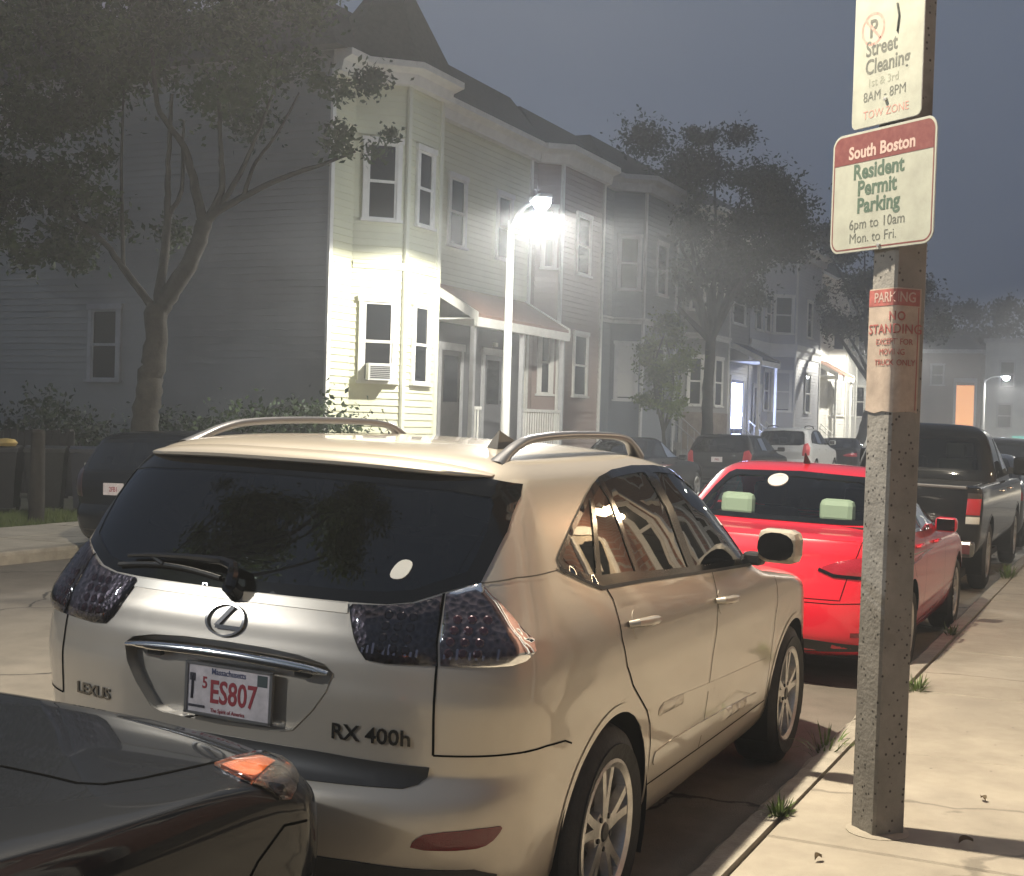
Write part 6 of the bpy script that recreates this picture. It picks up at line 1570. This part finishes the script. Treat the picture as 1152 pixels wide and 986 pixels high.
m_ = MB(); m_.obox((-.085, -.0026, .080), (.7, 0, -.7), (0, 1, 0), (.7, 0, .7), .058, .0004, .005); m_.build('slash', M_ink_r, S2)
flat_text([('P', -.083, .078, .10, .002, M_ink_g, .9, 0, .0016)], S2)
m_ = MB(); m_.tube([(.045, -.0016, .15), (.058, -.0016, .10), (.05, -.0016, .04)], .005, 5); m_.build('arrow', M_ink_g, S2)
def wrapped_sheet():
    """a paper notice folded round the post's near edge, text running round the corner"""
    T = thing('paper_notice', 'sun bleached paper no standing notice taped round the post below the metal signs', 'notice', on_pole(2.06), rot=(R(.25), R(.45), 0)); hw = .0785
    c, s = math.cos(POLE_YAW), math.sin(POLE_YAW); nr = np.array([c, s * 0 + 0, 0])
    a_r = R(-42.4); a_l = R(-132.4); nR = np.array([math.cos(a_r), math.sin(a_r), 0]); nL = np.array([math.cos(a_l), math.sin(a_l), 0])
    edge = (nR + nL) * hw
    def fold(u, z, o):                     # u = 0 at the near edge, + along the right face, - along the left face
        d = -nL if u > 0 else -nR; n = nR if u > 0 else nL; b = .010
        if abs(u) < b: return edge * (1 - .04) + d * abs(u) * .9 + (nR + nL) * .5 * o + np.array([0, 0, z])
        return edge + d * abs(u) + n * o + np.array([0, 0, z])
    us = [-.156, -.10, -.05, -.012, -.006, .006, .012, .05, .09, .126]; zs = np.linspace(-.245, .245, 8); V = []; F = []
    rr = random.Random(2)
    for z in zs:
        for u in us: V.append(fold(u, z + (rr.uniform(-.006, .006) if z < -.24 else 0), .0015 + rr.uniform(0, .0012)))
    n = len(us)
    for i in range(7):
        for j in range(n - 1): F.append((i * n + j, i * n + j + 1, (i + 1) * n + j + 1, (i + 1) * n + j))
    pts_obj('sheet', V, F, mat('bleached_paper', (.36, .29, .235), .7, var=.2, var_scale=14), T, True)
    def txt(t, u0, z0, size, bold, mm, sx=1.):
        Vt, Ft = text_mesh(t, size, .0003, bold); P = [fold(u0 + v[0] * sx, z0 + v[1], .0042 + v[2]) for v in Vt]; pts_obj('lettering', P, Ft, mm, T)
    hb = [(-.150, .175), (.118, .175), (.118, .240), (-.150, .240)]
    V = []; F = []
    for z in (.175, .240):
        for u in us[:-1] + [.118]: V.append(fold(u, z, .0034))
    n = len(us); F = [(j, j + 1, n + j + 1, n + j) for j in range(n - 1)]
    pts_obj('header', V, F, mat('bleached_red', (.30, .085, .075), .7, var=.25, var_scale=30), T, True)
    red = mat('notice_red', (.30, .08, .07), .7)
    txt('PARKING', -.012, .207, .056, .0006, M_pale, .95); txt('NO', .012, .132, .05, .001, red, 1); txt('STANDING', -.008, .082, .054, .0003, red, 1.05); txt('EXCEPT FOR', -.005, .032, .034, 0, red, 1); txt('MOVING', -.012, -.008, .034, 0, red, 1); txt('TRUCK ONLY', .0, -.050, .034, 0, red, 1)
    V = []; F = []
    for z in np.linspace(-.235, .17, 6):
        for u in (.112, .1165): V.append(fold(u, z, .0036))
    F = [(2 * i, 2 * i + 1, 2 * i + 3, 2 * i + 2) for i in range(5)]; pts_obj('rule', V, F, red, T)
wrapped_sheet()

# ---- refuse bins and the old post on the far side
def bin_(label, x, y, yaw, col, h=.98, tag_m=None, open_=0.):
    T = thing('refuse_bin', label, 'bin', (x, y, .10), yaw, 'wheeled bins by the far yard'); m = mat('bin_' + '%02d%02d%02d' % tuple(int(c * 99) for c in col), col, .5, var=.2, var_scale=6)
    b = MB(); V = []
    for (z, w, d) in ((.06, .23, .25), (h - .12, .285, .33), (h - .05, .295, .34), (h - .05, .27, .31), (.10, .21, .23)): V += [(-w, -d, z), (w, -d, z), (w, d, z), (-w, d, z)]
    F = [(3, 2, 1, 0)]
    for k in range(4): F += [(4 * k + j, 4 * k + (j + 1) % 4, 4 * k + 4 + (j + 1) % 4, 4 * k + 4 + j) for j in range(4)]
    F.append((16, 17, 18, 19)); b.add(V, F); b.build('tub', m, T)
    l = MB(); l.prism([(-.36, h - .045), (.36, h - .045), (.36, h - .01), (.0, h + .05), (-.36, h + .01)], 'x', -.305, .305); l.build('lid', m, T)
    hd_ = MB(); hd_.tube([(-.2, .36, h - .10), (-.2, .41, h - .06), (.2, .41, h - .06), (.2, .36, h - .10)], .014, 8); hd_.build('bin_handle', M_dark, T)
    for s in (-1, 1):
        w = MB(); w.lathe([(.04, -.02), (.10, -.022), (.10, .022), (.04, .02)], c=(s * .21, .30, .10), n=18); w.build('wheel', M_tyre, T)
    if tag_m:
        t = MB(); t.box(-.075, .075, -.345, -.338, h - .34, h - .20); t.build('label_plate', tag_m, T)
    return T
bin_('near black wheeled bin at the left picture edge with pale lid rim', -13.50, 11.05, R(35), (.02, .02, .021))
bin_('black wheeled bin directly behind the dark wooden post', -13.05, 11.55, R(38), (.018, .02, .019))
bin_('dark blue wheeled bin with a square white sticker on its front', -12.62, 12.05, R(40), (.022, .026, .040), tag_m=mat('bin_sticker', (.5, .5, .5), .5))
bin_('black wheeled bin beside the blue bin, closest to the black parked car', -12.1, 12.6, R(42), (.018, .018, .018))
y_ = MB(); y_.lathe([(.001, .0), (.12, .02), (.15, .08), (.11, .15), (.001, .17)], axis='z', n=16); yb = y_.build('rubbish_bag', mat('yellow_bag', (.42, .30, .10), .6, bump=.6, bump_scale=18)); yb.location = (-13.35, 11.0, 1.10); yb.scale = (1.3, 1, .8); tag(yb, 'crumpled yellow bag lying on the lid of the bin at the left edge', 'bag')
TP = thing('wooden_post', 'dark old wooden post standing on the grass strip in front of the bins', 'post', (-11.45, 9.75, .08))
p_ = MB(); p_.tube([(0, 0, 0), (.01, 0, .4), (-.005, .01, .9), (.0, 0, 1.30)], [.115, .105, .10, .095], 12); p_.build('shaft', M_bark_d, TP)
c_ = MB(); c_.lathe([(.001, 1.345), (.08, 1.335), (.098, 1.30)], axis='z', n=12); c_.build('post_cap', M_bark_d, TP)
fc = thing('board_fence', 'low dark board fence behind the bins in front of the side wall', 'fence', (-19., 13.9, .1))
f_ = MB()
for i in range(64): f_.box(-6.6 + .17 * i, -6.6 + .17 * i + .155, -.012, .012, .05, 1.20 + .03 * math.sin(i * 2.1))
f_.build('boards', mat('fence_dark', (.03, .028, .025), .8, var=.3), fc)
f_ = MB()
for z in (.3, 1.0): f_.box(-6.6, 4.2, .013, .06, z, z + .09)
f_.build('rails', mat('fence_dark', (.03, .028, .025), .8), fc)
for i in range(5):
    f_ = MB(); f_.box(-6.6 + 2.65 * i, -6.5 + 2.65 * i, .061, .16, 0, 1.25); f_.build('fence_post', mat('fence_dark', (.03, .028, .025), .8), fc)
# ---------------------------------------------------------------- end of the street and the near-side terrace
def block(label, x0, x1, y0, y1, h, col, wins, door=None, roof='flat', group=None, wm=None, trim=None, zb=0.):
    T = thing('apartment_house', label, 'building', ((x0 + x1) / 2, y0, zb)); ox = (x0 + x1) / 2
    m = wm or mat('render_%d' % int(col[0] * 1000), col, .8, var=.15, var_scale=1.)
    w = MB(); w.box(x0 - ox, x1 - ox, 0, y1 - y0, 0, h); w.build('wall', m, T)
    f = Face((x0 - ox, 0), (x1 - ox, 0))
    for (u, wd, za, zb_) in wins: window(T, f, u, u + wd, za, zb_, trim or M_trim_g, cas=.08)
    c = MB(); c.box(x0 - ox - .12, x1 - ox + .12, -.15, y1 - y0 + .1, h + .002, h + .28); c.build('cornice', trim or M_trim_g, T)
    if roof == 'hip':
        r = MB(); a, b = x0 - ox, x1 - ox; d = y1 - y0; r.add([(a, 0, h + .29), (b, 0, h + .29), (b, d, h + .29), (a, d, h + .29), (a + (b - a) * .35, d / 2, h + 2.), (b - (b - a) * .35, d / 2, h + 2.)], [(0, 1, 5, 4), (1, 2, 5), (2, 3, 4, 5), (3, 0, 4), (3, 2, 1, 0)]); r.build('roof', M_shingle, T)
    return T, f
tb, fb_ = block('brown gabled house at the end of the street with an orange lit doorway', -13.2, -7.75, 91.5, 101, 7.2, (.15, .115, .095), [(.6, .8, 2.3, 3.9), (2.2, .8, 5.0, 6.4), (.6, .8, 5.0, 6.4)], roof='hip')
d_ = MB(); fb_.box(d_, 3.9, 5.05, .9, 5.0, .004, .05); dd = d_.build('lit_door', mat('orange_doorway', (.75, .42, .22), .6, emit=(1.0, .42, .14), estr=.9), tb)
d_ = MB(); fb_.box(d_, 3.72, 3.89, .3, 5.2, .004, .12); fb_.box(d_, 5.06, 5.22, .3, 5.2, .004, .12); fb_.box(d_, 3.72, 5.22, 5.21, 5.5, .004, .14); d_.build('door_frame', M_trim_g, dd)
tw, fw_ = block('white flat roofed building closing the end of the street on the right', -7.6, 6., 92.5, 104, 8.0, (.55, .56, .54), [(1.0, .9, 5.0, 6.7), (2.9, .9, 5.0, 6.7), (5.2, .9, 5.0, 6.7), (.9, .9, 2.2, 3.8), (2.9, .9, 2.2, 3.8), (5.2, .9, 2.2, 3.8)])
s_ = MB(); fw_.box(s_, 1.9, 3.9, 1.15, 1.65, .02, .10)
sg = s_.build('shop_sign', mat('teal_sign', (.2, .45, .40), .5, emit=(.25, .85, .70), estr=.5)); sg.location = tw.location; tag(sg, 'small glowing teal shop sign on the white building', 'sign')
td, fd_ = block('dark house beside the brown gabled house, mostly behind the sign pole', -21, -13.4, 90.5, 101, 8.2, (.09, .085, .08), [(1., .8, 2.3, 3.9), (4.9, .8, 2.3, 3.9), (4.9, .8, 5.2, 6.8)], roof='hip')
# near-side brick terrace: its lit porch shows in the SUV's side windows
M_brick1 = brick_mat('brick', (.22, .085, .055), (.28, .12, .08), (.30, .28, .25))
nt_ = row_house('red brick house on the near pavement with a lit porch', 9.8, 17.0, (.25, .1, .07), [(13.2, 16.4, .6)], [(.8, 1.1, mat('porch_door', (.45, .40, .33), .5), None)], zt=9., x=5.0, xdir=-1, wall_m=M_brick1, hood=(10.1, 12.4, 1.2, 4.6, 4.05, M_shingle))
pl = MB(); pl.lathe([(.001, -.10), (.09, -.07), (.11, 0), (.07, .09), (.03, .12), (.03, .17)], axis='z', n=18); po = pl.build('porch_light', mat('porch_lamp_glass', (1, 1, 1), .3, emit=(1., .72, .42), estr=40.), nt_); po.location = (-.62, 11.2 - 13.4, 3.62)
lp = bpy.data.lights.new('porch_bulb', 'POINT'); lp.energy = 160.; lp.color = (1., .74, .46); lp.shadow_soft_size = .12; lo = bpy.data.objects.new('porch_bulb', lp); lo.location = (-.75, 11.2 - 13.4, 3.4); link(lo, nt_)
row_house('plain brick house next to the lit porch house on the near pavement', -.5, 9.7, (.25, .1, .07), [(1.2, 4.6, .6)], [(6.6, 1.0, M_darkdoor, None)], zt=9., x=5.0, xdir=-1, wall_m=M_brick1)
row_house('brick house further along the near pavement', 17.1, 25.0, (.25, .1, .07), [(18., 21.2, .6)], [(6.0, 1.0, M_darkdoor, None)], zt=9.2, x=5.0, xdir=-1, wall_m=M_brick1)
# tree behind the viewpoint, mirrored in the tailgate glass
simple_tree('leafy street tree leaning over the road behind the viewpoint', (-9.6, -6.2, .13), 10.5, 2, [(3.6, .3, 8.2, 1.2), (5.6, .1, 8.8, 1.2), (4.8, -.3, 10.2, 1.2), (2.6, .2, 9.6, 1.3), (1.2, -.4, 8.2, 1.2), (6.6, .2, 7.6, .9), (3.4, -.6, 7.0, 1.0), (6.4, .3, 9.4, 1.2)], 14000, .08, leaf_mat('leaf_pale', (.12, .17, .05)), 77, tr=.2, fork=3.6, group=None)
# ---------------------------------------------------------------- night sky, added glare haze, render settings
w = bpy.data.worlds.new('World'); SC.world = w; w.use_nodes = True
nt = w.node_tree; bg = nt.nodes['Background']
sky = nt.nodes.new('ShaderNodeTexSky'); sky.sky_type = 'NISHITA'; sky.sun_disc = False; sky.sun_elevation = R(-3.); sky.sun_rotation = R(200)
add = nt.nodes.new('ShaderNodeMix'); add.data_type = 'RGBA'; add.blend_type = 'ADD'; add.inputs[0].default_value = 1.
nt.links.new(sky.outputs[0], add.inputs[6]); add.inputs[7].default_value = (.70, .90, 1.30, 1)
nt.links.new(add.outputs[2], bg.inputs[0]); bg.inputs[1].default_value = SKY
def haze():  # added volume standing in for lens glare round the lamps
    m = bpy.data.materials.new('glare_haze'); m.use_nodes = True; nt = m.node_tree; nt.nodes.remove(nt.nodes['Principled BSDF'])
    v = nt.nodes.new('ShaderNodeVolumePrincipled'); v.inputs['Color'].default_value = (.93, .96, 1, 1); v.inputs['Density'].default_value = HAZE; v.inputs['Anisotropy'].default_value = .72
    nt.links.new(v.outputs[0], nt.nodes['Material Output'].inputs['Volume'])
    b = MB(); b.box(-420, 420, -210, 620, -1.4, 26); o = b.build('haze', m); o['kind'] = 'stuff'; o['label'] = 'added thin haze standing in for lens glare round the street lamps'; o['category'] = 'haze'
if HAZE: haze()
c = SC.cycles; c.use_denoising = True; c.max_bounces = 6; c.diffuse_bounces = 3; c.glossy_bounces = 4; c.transmission_bounces = 4; c.transparent_max_bounces = 16; c.volume_bounces = 0
c.sample_clamp_indirect = 6.; c.caustics_reflective = False; c.caustics_refractive = False; c.blur_glossy = .5
try: c.denoiser = 'OPENIMAGEDENOISE'; c.denoising_input_passes = 'RGB_ALBEDO_NORMAL'
except Exception: pass
vs = SC.view_settings; vs.view_transform = 'Standard'; vs.look = 'None'; vs.exposure = EXPOSURE; vs.gamma = 1.
